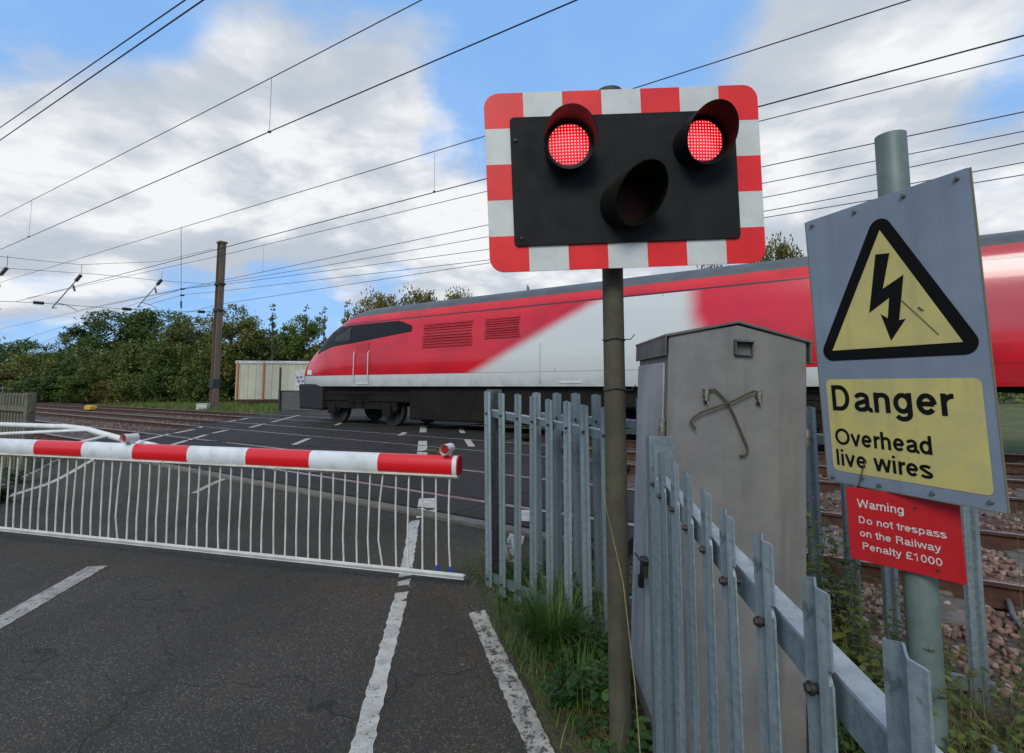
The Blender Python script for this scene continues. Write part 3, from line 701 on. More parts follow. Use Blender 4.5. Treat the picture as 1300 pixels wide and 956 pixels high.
# the side we see is the +y or -y one: camera lies at smaller q
SG = 1 if (Matrix.Rotation(yaw, 3, 'Z') @ Vector((0, 1, 0))).dot(Nn) < 0 else -1
for sgn in (-1, 1):
    bb = MB(); xs_ = list(np.arange(1.25, 5.95, .2)); nz = 6
    for x in xs_:
        h_ = sec_at(x, True); zt = min(3.18, h_[5][1]-.02) if x > 1.9 else h_[5][1]-.02; zb = float(np.interp(x, [1.25, 2.2, 3.4, 5.9], [2.30, 2.52, 2.60, 2.82])); zb = min(zb, zt-.03); zt = zt if x < 5.3 else zt-(x-5.3)*.35
        for j in range(nz): bb.v.append(side_pt(x, zb+(zt-zb)*j/(nz-1), .006, True, sgn))
    for i in range(len(xs_)-1):
        for j in range(nz-1): bb.f.append((i*nz+j, i*nz+j+1, (i+1)*nz+j+1, (i+1)*nz+j)); bb.m.append(0)
    bb.build('black_band', M['tblack'], loco, smooth=True)
    side_panel([(2.35, 2.66), (3.15, 2.68), (3.15, 3.10), (2.35, 3.10)], .012, True, sgn, .008).build('cab_window', M['cabglass'], loco)
    d = side_panel([(3.45, 1.28), (4.05, 1.28), (4.05, 2.56), (3.45, 2.56)], .008, True, sgn, .012).build('cab_door', M['loco'], loco)
    gm = MB()
    for (x0, x1, z0, z1) in ((6.3, 8.1, 2.3, 3.0), (8.5, 9.6, 2.45, 3.0)):
        g1 = side_panel([(x0, z0), (x1, z0), (x1, z1), (x0, z1)], .004, True, sgn, .008)
        for k in range(9):
            zz = z0+(k+.5)*(z1-z0)/9; a = side_pt(x0+.04, zz, .012, True, sgn); b = side_pt(x1-.04, zz, .012, True, sgn)
            g1.box(((a[0]+b[0])/2, a[1]+sgn*.006, zz), (b[0]-a[0], .02, .025), (R(25*sgn), 0, 0))
        g1.build('louvre', M['grille'] if x0 < 13 else M['grille'], loco)
for sgn in (-1, 1):
    for x in (3.42, 4.08, 10.2):
        y_ = 1.395*sgn; mb = MB(); mb.tube([(x, y_*.985, 1.35), (x, y_*1.015, 1.4), (x, y_*1.015, 2.25), (x, y_*.985, 2.3)], .014, 6); mb.build('handrail', M['white'], loco, smooth=True)
    for x in (6.1, 10.6, 13.2, 16.4): mb = side_panel([(x, 1.58), (x+.012, 1.58), (x+.012, 3.2), (x, 3.2)], .001, True, sgn, .003); mb.build('seam', M['tblack'], loco)
    side_panel([(10.7, 1.3), (11.3, 1.3), (11.3, 3.1), (10.7, 3.1)], .006, True, sgn, .01).build('equipment_door', M['loco'], loco)
    side_panel([(.62, 1.62), (.95, 1.62), (.95, 1.78), (.62, 1.78)], .004, True, sgn, .01).build('headlight', M['white'], loco)
wsm = MB()   # windscreen on the sloping nose
rows = []
for x in (1.25, 1.6, 2.0, 2.35):
    h = sec_at(x, True); top = h[-1][1]; rows.append([(x, y, float(np.interp(abs(y), [a for a, _ in h[5:]][::-1], [b for _, b in h[5:]][::-1]))+.015) for y in (-.85, -.5, 0, .5, .85)])
for r_ in rows: wsm.v += r_
for i in range(3):
    for k in range(4): wsm.f.append((i*5+k, i*5+k+1, i*5+6+k, i*5+5+k)); wsm.m.append(0)
wsm.build('windscreen', M['tblack'], loco, smooth=True)
mb = MB(); mb.box((8.9, 0, .70), (6.6, 2.3, .9)); mb.box((8.9, 0, .45), (5.6, 1.9, .4)); mb.box((3.3, 0, .95), (4.6, 2.2, .45)); mb.box((14.3, 0, .95), (4.6, 2.2, .45)); mb.box((9, 0, 1.16), (15.6, 2.3, .16))
mb.build('underframe', M['under'], loco, bevel=.04, seg=1)
mb = MB(); mb.poly([(x, -1.2, z) for x, z in ((.25, 1.3), (.35, .45), (1.6, .42), (1.6, 1.3))], 2.4, (0, 1, 0)); mb.build('front_skirt', mat('skirt_grey', (.012, .012, .013), .7), loco, bevel=.06)
bogie(loco, 3.3); bogie(loco, 14.3)
coach = thing('passenger_coach', 'red passenger coach with wide windows behind the danger sign', 'train coach', QS(RQ, NOSE_S-18.2, RAIL), (0, 0, yaw), 'vehicles of the red train')
cb_ = body_loft([0, .1, 5, 11, 17, 22.9, 23.0], False).build('body', [M['coach'], M['troof']], coach, smooth=True)
for sgn in (-1, 1):
    for k in range(8):
        x0 = 2.4+k*2.35; f = side_panel([(x0, 2.15), (x0+1.9, 2.15), (x0+1.9, 2.98), (x0, 2.98)], .003, False, sgn, .008).build('window', M['glass'], coach)
    side_panel([(.75, 1.3), (1.6, 1.3), (1.6, 3.1), (.75, 3.1)], .005, False, sgn, .01).build('door', M['coach'], coach)
mb = MB(); mb.box((11.5, 0, 1.0), (10, 2.4, .55)); mb.box((11.5, 0, 1.17), (22, 2.3, .12)); mb.build('underframe', M['under'], coach, bevel=.05, seg=1)
mb = MB(); mb.box((-.28, 0, 2.35), (.5, 1.5, 2.0)); mb.build('gangway', M['under'], coach, bevel=.05)
bogie(coach, 3.2); bogie(coach, 19.4)

# ------------------------------------------------------------------ palisade fences
def pale_mb(h, wdt=.07, bolt_z=None, foot=0., amp=.0055):
    mb = MB()
    u = list(np.linspace(-.5, .5, 15)); dpt = [amp*(.8-math.cos(4*math.pi*(a+.5))*(.6 if abs(a) < .25 else 1.)) for a in u]; nu = len(u)-1
    th = .0028; F_ = [(a*wdt, -b) for a, b in zip(u, dpt)]; B_ = [(a*wdt, -b+th) for a, b in zip(u, dpt)][::-1]
    ring = F_+B_; n = len(ring)
    bz_ = bolt_z or h-.15; zz = [foot, foot+.35, h*.5, bz_+.018, bz_+.030, bz_+.036, h-.04, h]; nx = zz[4]
    for z in zz:
        lean = 0
        for k, (x, y) in enumerate(ring):
            wv = .0
            if z == h: wv = -.010*abs(x)/(wdt*.5)
            if z == nx and abs(abs(x)-wdt*.5) < 1e-4: x *= .74
            mb.v.append((x, y, z+wv))
    for i in range(len(zz)-1):
        for k in range(n): mb.f.append((i*n+k, i*n+(k+1) % n, (i+1)*n+(k+1) % n, (i+1)*n+k)); mb.m.append(0)
    for k in range(nu): mb.f.append(((len(zz)-1)*n+k, (len(zz)-1)*n+k+1, (len(zz)-1)*n+n-2-k, (len(zz)-1)*n+n-1-k)); mb.m.append(0)
    if bolt_z:
        for bz in (bolt_z, .13):
            mb.tube([(0, -.017, bz), (0, .02, bz)], .006, 6, mi=1); mb.tube([(0, -.0125, bz), (0, -.008, bz)], .0085, 10, mi=1)
    return mb
def fence(label, p0, p1, n, h0, h1, group, face=1, railz=.17, extra_posts=(0,), wdt=.07, rail_from=0., rail_to=1., amp=.0055):
    """pales from p0 to p1; local x along, -y = side the pales are on"""
    p0 = Vector((p0[0], p0[1], 0)); p1 = Vector((p1[0], p1[1], 0)); d = p1-p0; L = d.length
    root = thing('palisade_fence', label, 'fence', p0, (0, 0, math.atan2(d.y, d.x)), group)
    first = None
    for i in range(n):
        t_ = i/(n-1); h = h0+(h1-h0)*t_
        if first is None: first = o = pale_mb(1.0, wdt, None).build('pale', [M['galv'], M['bolt']], root)
        me = pale_mb(h + random.uniform(-.006, .006), wdt, h-railz, .05, amp)
        if i == 0: COL.objects.unlink(o); bpy.data.objects.remove(o)
        o = me.build('pale', [M['galv'], M['bolt']], root, smooth=True)
        o.location = (L*t_, 0, 0); o.rotation_euler = (random.uniform(-.008, .008), random.uniform(-.010, .010), random.uniform(-.05, .05) + (math.pi if face < 0 else 0))
    for zb0, zb1 in ((h0-railz, h1-railz), (.13, .13)):
        mb = MB(); a = -L*0.0 + L*rail_from - .06; b = L*rail_to + .06; y = .012*face
        zl = lambda x: zb0+(zb1-zb0)*x/L
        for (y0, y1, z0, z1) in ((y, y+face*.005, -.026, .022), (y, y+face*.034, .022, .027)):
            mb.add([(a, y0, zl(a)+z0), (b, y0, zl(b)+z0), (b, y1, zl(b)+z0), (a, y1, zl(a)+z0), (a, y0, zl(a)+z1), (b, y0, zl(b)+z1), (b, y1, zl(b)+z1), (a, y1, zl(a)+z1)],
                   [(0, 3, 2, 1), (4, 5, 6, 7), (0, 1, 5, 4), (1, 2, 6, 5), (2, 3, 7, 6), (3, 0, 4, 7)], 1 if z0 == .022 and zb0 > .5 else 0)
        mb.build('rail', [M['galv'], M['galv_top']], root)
    for px in extra_posts:
        mb = MB(); x = px*L; hh = h0+(h1-h0)*px - .0
        yy = face*.09
        mb.box((x, yy-.038*face, hh/2), (.075, .006, hh)); mb.box((x, yy+.038*face, hh/2), (.075, .006, hh)); mb.box((x, yy, hh/2), (.005, .07, hh))
        mb.build('post', M['galv_dull'], root)
    return root
A0 = on_z(620.5, 495, 1.47); 
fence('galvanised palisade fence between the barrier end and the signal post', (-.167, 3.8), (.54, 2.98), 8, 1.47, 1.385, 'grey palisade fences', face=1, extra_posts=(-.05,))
B0 = Vector((.187, 3.739)); dB = Vector((-T.x, -T.y)); LB = 15*.155
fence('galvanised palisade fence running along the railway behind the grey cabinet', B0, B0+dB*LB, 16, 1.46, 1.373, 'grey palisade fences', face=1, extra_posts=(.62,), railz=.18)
CP = [(.371, .524), (.391, .68), (.412, .84), (.425, 1.0), (.435, 1.16), (.448, 1.31), (.463, 1.47), (.469, 1.63), (.478, 1.79)]
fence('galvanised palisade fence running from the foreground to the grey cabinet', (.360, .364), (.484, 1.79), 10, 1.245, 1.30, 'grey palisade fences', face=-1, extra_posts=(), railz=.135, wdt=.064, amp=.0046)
mb = MB(); mb.box((.563, 1.955, .655), (.096, .012, 1.31)); mb.box((.519, 1.975, .655), (.008, .045, 1.31)); mb.box((.606, 1.975, .655), (.008, .045, 1.31))
tag(mb.build('fence_end_post', M['galv'], bevel=.002), 'wide channel shaped fence end post in front of the cabinet', 'post')

# weathered fence at the far left
a = on_z(36, 600, .02); lf = thing('timber_fence', 'weathered grey palisade fence at the left edge of the road', 'fence', (a.x, a.y, 0), (0, 0, R(150)))
aY = a.y
for i in range(14):
    mb = MB(); mb.poly([(-.045, 0, 0), (.045, 0, 0), (.045, 0, 1.34), (.0, 0, 1.38), (-.045, 0, 1.34)], .02, (0, 1, 0)); o = mb.build('pale', M['wood'], lf); o.location = (.16+i*.15, 0, 0)
for z in (.35, 1.1): mb = MB(); mb.box((1.1, .05, z), (2.4, .05, .09)); mb.build('rail', M['wood'], lf)
for x in (0., 2.1): mb = MB(); mb.box((x, .05, .69), (.13, .13, 1.38)); mb.build('post', M['wood'], lf, bevel=.01)
mb = MB(); mb.tube([(.5, .25, 1.46), (2.4, .25, 1.46)], .012, 6); 
for x in (.6, .9, 1.2, 1.5, 1.8): mb.tube([(x, .25, 1.2), (x, .25, 1.5)], .01, 6)
mb.build('top_wire', M['galv_dull'], lf)

# ------------------------------------------------------------------ barrier
bar = thing('crossing_barrier', 'lowered red and white striped level crossing barrier with hanging white skirt', 'barrier', (-.385, 3.80, 0), (0, 0, math.atan2(1.28, -4.69)))
BL = 7.3
oul = [(-.035, -.065), (.035, -.065), (.047, -.045), (.050, .0), (.044, .038), (.026, .060), (0, .067), (-.026, .060), (-.044, .038), (-.050, 0), (-.047, -.045)]
mb = MB(); n = len(oul)
for x in (0, 1, 2, 3, 4, 5, 6, BL): mb.v += [(x, y, .925+z) for y, z in oul]
for i in range(7):
    for k in range(n): mb.f.append((i*n+k, i*n+(k+1) % n, (i+1)*n+(k+1) % n, (i+1)*n+k)); mb.m.append(0)
mb.f += [tuple(range(n)), tuple(range(7*n, 8*n))]; mb.m += [0, 0]
boom = mb.build('boom', M['boom'], bar, smooth=True)
mb = MB(); mb.poly([(-.006, y*1.06, .925+z*1.06) for y, z in oul], .012, (1, 0, 0)); mb.build('end_cap', mat('end_cap_red', (.42, .008, .012), .35), boom)
mb = MB(); mb.box((BL/2, 0, .851), (BL, .085, .014)); mb.build('lower_flange', M['bar_white'], bar)
mb = MB(); mb.box((BL/2-.05, 0, .140), (BL, .045, .022)); mb.box((BL/2-.05, .02, .152), (BL, .005, .035)); mb.build('skirt_rail', M['white'], bar)
nb = int((BL-.1)/.108)
for i in range(nb):
    x = .075+i*.108; w1 = random.uniform(-.012, .012) if i not in (5, 29) else .05; b1 = random.uniform(-.008, .008)
    mb = MB(); mb.tube([(x+b1*.3, 0, .845), (x+w1*.5, 0, .62), (x+w1*.6+b1, 0, .35), (x-.01+b1, 0, .15)], .0072, 6)
    o = mb.build('skirt_bar', M['bar_white'], bar, smooth=True)
    if i < 2: mb = MB(); mb.tube([(x-.01+b1, 0, .205), (x-.01+b1, 0, .15)], .0105, 8); mb.build('blue_tape', M['blue_tape'], o)
for x0, x1 in ((.0, .27), (.98, 1.36)):
    mb = MB(); mb.box(((x0+x1)/2, 0, .832), (x1-x0, .03, .006)); mb.build('hanger_strip', M['bar_white'], bar)
def boom_lamp(x):
    lm = MB(); c = (x, 0, 1.035)
    lm.tube([(x, -.052, 1.04), (x, .05, 1.04)], .036, 20); lm.box((x, 0, 1.005), (.05, .05, .03)); lm.tube([(x, .045, 1.04), (x, .075, 1.04)], .039, 20, cap=False)
    o = lm.build('lamp', M['white'], bar, smooth=True)
    mb = MB(); mb.tube([(x, .052, 1.04), (x, .058, 1.04)], .030, 20); mb.build('lens', M['redlens_small'], o)
    mb = MB(); mb.box((x, 0, .993), (.035, .05, .022)); mb.build('lamp_bracket', M['tblack'], o)
for x in (.09, 3.12): boom_lamp(x)
mb = MB(); mb.tube([(.16, -.02, .998), (.22, -.05, 1.02), (.32, -.06, 1.005)], .008, 6); mb.tube([(.20, -.05, 1.01), (.29, -.06, 1.012)], .014, 6); mb.tube([(.17, -.02, .99), (.17, -.03, 1.03)], .007, 6)
mb.build('wire_tensioner', M['wire_rust'], bar)
wy = -1
mb = MB(); mb.tube([(.30, -.06, 1.005), (3.0, -.30, 1.0)], .004, 6); mb.build('tension_wire', M['wirem'], bar)
mb = MB(); mb.tube([(2.9, -.07, .96), (3.4, -.20, .985), (4.0, -.42, 1.01), (4.5, -.62, 1.03), (5.1, -.80, 1.035), (7.2, -1.0, 1.02)], .030, 12)
mb.tube([(4.45, -.60, 1.03), (5.2, -.3, 1.0), (5.9, -.06, .95)], .018, 10); mb.tube([(3.85, -.36, 1.01), (3.9, -.05, .95)], .016, 10)
mb.build('side_brace', M['white'], bar, smooth=True)
mb = MB(); mb.box((7.35, 0, .55), (.5, .5, 1.1)); mb.box((7.35, -.3, .95), (.35, .12, .35)); mb.build('barrier_machine', M['greybox'], bar, bevel=.03)
mb = MB(); mb.tube([(0, 0, 0), (0, 0, .002)], .010, 12); mb.tube([(0, 0, .002), (0, 0, .004)], .004, 8)
o = mb.build('survey_nail', M['brass']); p = on_z(587, 844, .013); o.location = (p.x, p.y, .013); tag(o, 'small metal washer nail in the asphalt near the verge line', 'nail')

# ------------------------------------------------------------------ wig-wag signal
SP = Vector((.446, 2.235, 0))
sig = thing('crossing_signal', 'level crossing signal head with two lit red lamps on a mossy post', 'signal', SP)
mb = MB(); mb.tube([(0, 0, 0), (0, 0, 2.828)], .0455, 28); post = mb.build('post', M['post'], sig, smooth=True)
mb = MB(); mb.tube([(0, 0, 2.818), (0, 0, 2.838)], [.058, .058], 24); mb.tube([(0, 0, 2.838), (0, 0, 2.85)], [.058, .03], 24); mb.build('post_cap', M['darkgrey'], post, smooth=True)
for z in (1.70, 1.485):
    mb = MB(); mb.tube([(.048*math.cos(a_), .048*math.sin(a_), z+.004*math.sin(3*a_)) for a_ in np.linspace(0, 2*math.pi, 25)], .003, 5, cap=False)
    mb.tube([(.03, -.045, z), (.055, -.075, z-.004), (.08, -.05, z+.02)], .0022, 5); mb.build('wire_tie', M['wirem'], post)
bd = MB(); bw, bh = 1.15, .7536
bd.poly(rrect(bw, bh, .062, 0, 0, 0, 8), .003, (0, 1, 0))
E0 = Euler((R(3.4), R(-2.26), R(.24)))
BOARD_LOC = Vector((.4695, 2.0689, 2.3647)) - SP
def bmat():
    m = bpy.data.materials.new('chequer_border'); m.use_nodes = True; t = N(m.node_tree); m.node_tree.nodes.clear()
    out = t.n('ShaderNodeOutputMaterial'); oc = t.n('ShaderNodeTexCoord').outputs['Object']; sp = t.n('ShaderNodeSeparateXYZ', {0: oc}); x, z = sp.outputs[0], sp.outputs[2]
    cx = t.math('FLOOR', t.math('DIVIDE', t.math('ADD', x, .575), 1.15/7)); cz = t.math('FLOOR', t.math('DIVIDE', t.math('ADD', z, .3768), .7536/5))
    par = t.math('MODULO', t.math('ADD', t.math('ADD', cx, cz), .01), 2.)
    top = t.math('GREATER_THAN', t.math('ABSOLUTE', z), .2262)
    px = t.math('MODULO', t.math('ADD', cx, .01), 2.); pz = t.math('MODULO', t.math('ADD', cz, .01), 2.)
    f = t.mix(top, pz, px); f = t.math('GREATER_THAN', f, .5)
    wh = t.mix(t.rng(t.noise(oc, 9, 6, .6), .3, .7), (.60, .63, .60), (.50, .53, .50)); rd = t.mix(t.rng(t.noise(oc, 7, 5, .6), .3, .7), (.80, .014, .012), (.64, .010, .012))
    c = t.mix(f, rd, wh); d = t.rng(t.noise(oc, 40, 7, .75), .63, .68); c = t.mix(t.math('MULTIPLY', d, .55), c, (.10, .10, .075))
    b = t.n('ShaderNodeBsdfPrincipled', {'Base Color': c, 'Roughness': .42}); t.t.links.new(b.outputs[0], out.inputs[0]); return m
board = bd.build('backboard', bmat(), sig, bevel=.0012, seg=1); board.location = BOARD_LOC; board.rotation_euler = E0
mb = MB(); mb.poly(rrect(.94, .54, .018, 0, -.0015, -.010, 4), .008, (0, 1, 0)); pan = mb.build('black_panel', M['boardblack'], board, bevel=.002)
for (x, z) in ((-.45, .17), (.40, .10), (-.44, -.24)): mb = MB(); mb.tube([(x, -.018, z), (x, -.010, z)], .006, 8); mb.build('bolt', M['bolt'], board)
mb = MB(); mb.box((0, .06, .25), (.5, .05, .04)); mb.box((0, .06, -.2), (.5, .05, .04)); mb.build('mounting_bracket', M['darkgrey'], board)
def lamp(x, z, yaw_, pitch_, lens, hood_m, rim_top=.215, name='lamp_unit'):
    """hooded lamp; local -y is the beam. back shell, hood with slanted mouth, lens disc"""
    r0 = .098; mb = MB(); n = 40; rows = []
    def ring(fy, r): return [(r*math.cos(2*math.pi*k/n), fy(2*math.pi*k/n), r*math.sin(2*math.pi*k/n)) for k in range(n)]
    def front(a): s_ = (1+math.sin(a))/2; return -(.085 + (rim_top-.085)*s_**1.1)
    rows = [ring(lambda a: .012, r0*.97), ring(lambda a: -.05, r0), ring(lambda a: -.07, r0*1.05), ring(lambda a: front(a), r0*1.06), ring(lambda a: front(a), r0*1.03), ring(lambda a: -.062, r0*1.01), ring(lambda a: -.060, r0*.5)]
    for r_ in rows: mb.v += r_
    for i in range(len(rows)-1):
        for k in range(n): mb.f.append((i*n+k, i*n+(k+1) % n, (i+1)*n+(k+1) % n, (i+1)*n+k)); mb.m.append(0)
    o = mb.build(name, hood_m, board, smooth=True); o.location = (x, -.012, z); o.rotation_euler = (R(pitch_), 0, R(yaw_))
    mb = MB(); rr = .089
    vs = [(0, -.066, 0)]; 
    for k in range(n): vs.append((rr*math.cos(2*math.pi*k/n), -.061, rr*math.sin(2*math.pi*k/n)))
    mb.add(vs, [(0, k+1, (k+1) % n+1) for k in range(n)]); mb.build('lens', lens, o, smooth=True)
    return o
lamp(-.234, .122, -2, 3, M['lens_on'], M['hood_left'], .205)
lamp(.300, .118, 7, 2, M['lens_on'], M['hood'], .20)
lamp(-.018, -.118, 15, 1, M['lens_off'], M['hood_moss'], .25)

# ------------------------------------------------------------------ equipment cabinet
CX0, CX1, CY0, CY1 = .595, 1.185, 2.20, 2.74
cab = thing('equipment_cabinet', 'weathered grey metal trackside cabinet with crossed wires on its side', 'cabinet', ((CX0+CX1)/2, CY0, 0), (0, R(2.8), R(-1)))
HW = (CX1-CX0)/2; D = CY1-CY0; HE = 1.705; HA = 1.765
mb = MB(); mb.poly([(-HW, 0, 0), (HW, 0, 0), (HW, 0, HE), (0, 0, HA), (-HW, 0, HE)], D, (0, 1, 0)); mb.build('body', M['cab'], cab, bevel=.006)
mb = MB(); e = .008
mb.poly([(-HW-e-.012, -.012, HE-.008), (0, -.012, HA+.006), (HW+e+.012, -.012, HE-.008), (HW+e+.012, -.012, HE+.004), (0, -.012, HA+.018), (-HW-e-.012, -.012, HE+.004)], D+.03, (0, 1, 0))
mb.box((-HW-.014, D/2, HE-.045), (.008, D+.02, .085)); mb.box((HW+.014, D/2, HE-.045), (.008, D+.02, .085)); mb.box((HW+.022, .0, HE-.09), (.03, .03, .006))
mb.build('roof', M['cab_roof'], cab, bevel=.002, seg=1)
mb = MB(); mb.box((-HW-.006, D/2+.01, .84), (.010, D-.06, 1.5)); door = mb.build('door', M['cab_door'], cab, bevel=.003)
mb = MB(); mb.box((-HW-.028, .22, .66), (.03, .03, .09)); mb.tube([(-HW-.02, .17, .70), (-HW-.055, .19, .70), (-HW-.055, .28, .70)], .006, 6); mb.box((-HW-.03, .19, .695), (.04, .015, .02)); mb.build('handle', M['bolt'], door, bevel=.003)
mb = MB(); mb.box((-HW-.042, .21, .60), (.022, .036, .05)); mb.tube([(-HW-.042, .198, .62), (-HW-.042, .198, .655), (-HW-.042, .21, .668), (-HW-.042, .222, .655), (-HW-.042, .222, .62)], .0035, 6); mb.build('padlock', M['tblack'], door, bevel=.004)
for z in (1.30, .52):
    mb = MB(); mb.tube([(-HW-.014, .02, z-.045), (-HW-.014, .02, z+.045)], .014, 12); mb.box((-HW-.012, .045, z-.01), (.012, .05, .045)); mb.build('hinge', M['brass'], cab)
mb = MB(); mb.tube([(HW+.014, .03, 1.26), (HW+.014, .03, 1.33)], .014, 12); mb.build('hinge', M['brass'], cab)
mb = MB(); mb.box((.02, -.022, 1.695), (.075, .044, .006), (R(12), 0, 0)); mb.box((-.016, -.012, 1.665), (.005, .03, .06)); mb.box((.055, -.012, 1.665), (.005, .03, .06)); mb.box((.02, -.008, 1.635), (.075, .022, .006)); mb.box((.02, -.004, 1.665), (.068, .006, .055))
mb.build('vent_hood', M['cab_roof'], cab, bevel=.0015, seg=1)
def cp(u, v):   # pixel -> local point on the cabinet front plane
    p = on_y(u, v, CY0-.0); Mi = (Matrix.Translation(cab.location) @ cab.rotation_euler.to_matrix().to_4x4()).inverted(); q_ = Mi @ p; return Vector((q_.x, -.012, q_.z))
for (u, v, sx) in ((895, 498, -1), (961, 500, 1)):
    c = cp(u, v); gl = MB(); gl.tube([c+Vector((0, -.010, -.022)), c+Vector((-sx*.0, -.010, .012))], .0105, 12); gl.tube([c+Vector((sx*.002, -.010, -.036)), c+Vector((0, -.010, -.022))], .007, 10); gl.box(c+Vector((0, .004, 0)), (.022, .016, .03))
    gl.tube([c+Vector((.002, -.010, -.034)), c+Vector((.006, -.014, -.046))], .003, 6)
    gl.build('cable_gland', M['brass'], cab, smooth=True)
    mb = MB(); mb.box(c+Vector((0, .002, -.04)), (.014, .01, .012)); mb.build('gland_nut', M['bolt'], cab)
w1 = [cp(*a) for a in ((899, 495), (905, 494), (912, 500), (922, 511), (930, 527), (939, 549), (947, 568), (947, 573), (944, 577), (937, 578))]
w2 = [cp(*a) for a in ((955, 496), (945, 500), (930, 508), (905, 517), (888, 523), (878, 530), (874, 535), (881, 544))]
for k, wv in enumerate((w1, w2)):
    mb = MB(); mb.tube([p+Vector((0, -.008*k-.004, 0)) for p in wv], .0045, 8); mb.build('bent_wire', M['wire_rust'], cab, smooth=True)

# ------------------------------------------------------------------ danger sign
PL = Vector((1.489, 1.937, 0))
sgn_root = thing('warning_sign', 'pole with yellow electrical danger sign above a red trespass warning', 'sign', PL)
def rel(p): return Vector(p)-PL
mb = MB(); mb.tube([(0, 0, 0), (0, 0, 2.480)], .052, 32, cap=False); mb.tube([(0, 0, 2.480), (0, 0, 2.0)], .048, 32, cap=False)
for k in range(32):
    a, b = 2*math.pi*k/32, 2*math.pi*(k+1)/32
    mb.add([(.052*math.cos(a), .052*math.sin(a), 2.480), (.052*math.cos(b), .052*math.sin(b), 2.480), (.048*math.cos(b), .048*math.sin(b), 2.480), (.048*math.cos(a), .048*math.sin(a), 2.480)], [(0, 1, 2, 3)])
mb.build('pole', M['pole'], sgn_root, smooth=True)
mb = MB(); mb.poly(rrect(.6, 1.0945, .008, 0, 0, 0, 3), .004, (0, 1, 0)); dp = mb.build('danger_plate', M['plate'], sgn_root, bevel=.0008, seg=1)
dp.location = rel((1.3939, 1.8826, 1.6558)); dp.rotation_euler = Euler((R(3.06), R(.12), R(-69.94)))
mb = MB(); 
for sx in (-.3015, .3015): mb.box((sx, .002, 0), (.0025, .007, 1.09))
mb.box((0, .002, -.5485), (.6, .007, .0025)); mb.build('edge_trim', M['plate_edge'], dp)
tri = [(.005, .425), (-.227, -.012), (.232, -.012)]
def hull_round(tri_, r, n=10):
    out = []; cx = sum(p[0] for p in tri_)/3; cz = sum(p[1] for p in tri_)/3; m_ = len(tri_)
    for i in range(m_):
        a, b, c = tri_[i-1], tri_[i], tri_[(i+1) % m_]
        def nrm(p, q): d = (q[0]-p[0], q[1]-p[1]); L = math.hypot(*d); v = (d[1]/L, -d[0]/L); mx = ((p[0]+q[0])/2-cx, (p[1]+q[1])/2-cz); return v if v[0]*mx[0]+v[1]*mx[1] > 0 else (-v[0], -v[1])
        n1_, n2_ = nrm(a, b), nrm(b, c); a1, a2 = math.atan2(n1_[1], n1_[0]), math.atan2(n2_[1], n2_[0])
        while a2-a1 > math.pi: a2 -= 2*math.pi
        while a2-a1 < -math.pi: a2 += 2*math.pi
        for k in range(n+1): t_ = a1+(a2-a1)*k/n; out.append((b[0]+r*math.cos(t_), b[1]+r*math.sin(t_)))
    return out
mb = MB(); mb.sheet([(x, -.0015, z) for x, z in hull_round(tri, .042)]); tb = mb.build('triangle_border', M['black'], dp)
mb = MB(); mb.sheet([(x, -.0025, z) for x, z in tri]); ty = mb.build('triangle_field', M['yellow'], dp)
bolt_ = [(-.018, .338), (.0325, .331), (-.004, .2036), (.0757, .2403), (.040, .081), (.068, .086), (.006, .010), (-.030, .106), (.002, .090), (.014, .165), (-.066, .118)]
bolt_ = [(-.018, .338), (.0325, .331), (-.0035, .205), (.073, .243), (.043, .082), (.066, .085), (.008, .010), (-.020, .112), (.004, .094), (.016, .168), (-.062, .122)]
mb = MB(); mb.sheet([(x, -.0035, z) for x, z in bolt_]); mb.build('lightning_bolt', M['black'], dp)
mb = MB(); mb.sheet([(x, y, z) for x, y, z in rrect(.54, .372, .022, 0, -.315, -.0015, 5)]); yp = mb.build('yellow_panel', M['yellow'], dp)
text('lettering', [('Danger', -.2566, .180, -.256, .103), ('Overhead', -.2500, .1105, -.393, .065), ('live wires', -.2540, .0985, -.477, .065)], M['ink'], yp, -.0025, .166)
for (x, z) in ((-.2693, .522), (-.083, .522), (.0973, .522), (.2631, .522), (-.276, -.530), (-.0874, -.530), (.0934, -.525), (.2589, -.520)):
    mb = MB(); mb.tube([(x, -.009, z), (x, 0, z)], [.006, .0085], 10); mb.build('bolt', M['galv_dull'], dp, smooth=True)
mb = MB(); mb.box((0, .03, .32), (.30, .05, .03)); mb.box((0, .03, -.42), (.30, .05, .03)); mb.build('clip_channel', M['galv_dull'], dp)
mb = MB(); mb.tube([(-.165, -.006, -.545), (-.150, -.008, -.50), (-.128, -.006, -.44)], .0022, 5); mb.tube([(-.155, -.006, -.51), (-.14, -.01, -.515)], .003, 5); mb.build('twig', M['wire_rust'], dp)
# scratch and bit of twig on the plate
sc = MB(); sc.tube([(.055, -.004, .155), (.10, -.004, .10), (.165, -.004, .018)], .0013, 4); sc.tube([(.11, -.004, .12), (.125, -.004, .105)], .003, 4); sc.build('scratch', M['wire_rust'], dp)
k = .845; mb = MB(); mb.poly(rrect(.42*k, .322*k, .006, 0, .006, 0, 3), .003, (0, 1, 0)); rp_ = mb.build('trespass_plate', M['redplate'], sgn_root, bevel=.0006, seg=1)
rp_.location = rel(Vector((0, 0, 1.5)) + k*Vector((1.68, 2.2739, .8657-1.5))); rp_.rotation_euler = Euler((R(-.67), R(-1.23), R(-57.52)))
text('lettering', [(a, x0*k, x1*k, z*k, c*k) for a, x0, x1, z, c in (('Warning', -.1643, .018, .083, .037), ('Do not trespass', -.166, .1585, .013, .031), ('on the Railway', -.1635, .136, -.045, .031), ('Penalty £1000', -.158, .137, -.101, .031))], M['whiteink'], rp_, -.0015, .15)
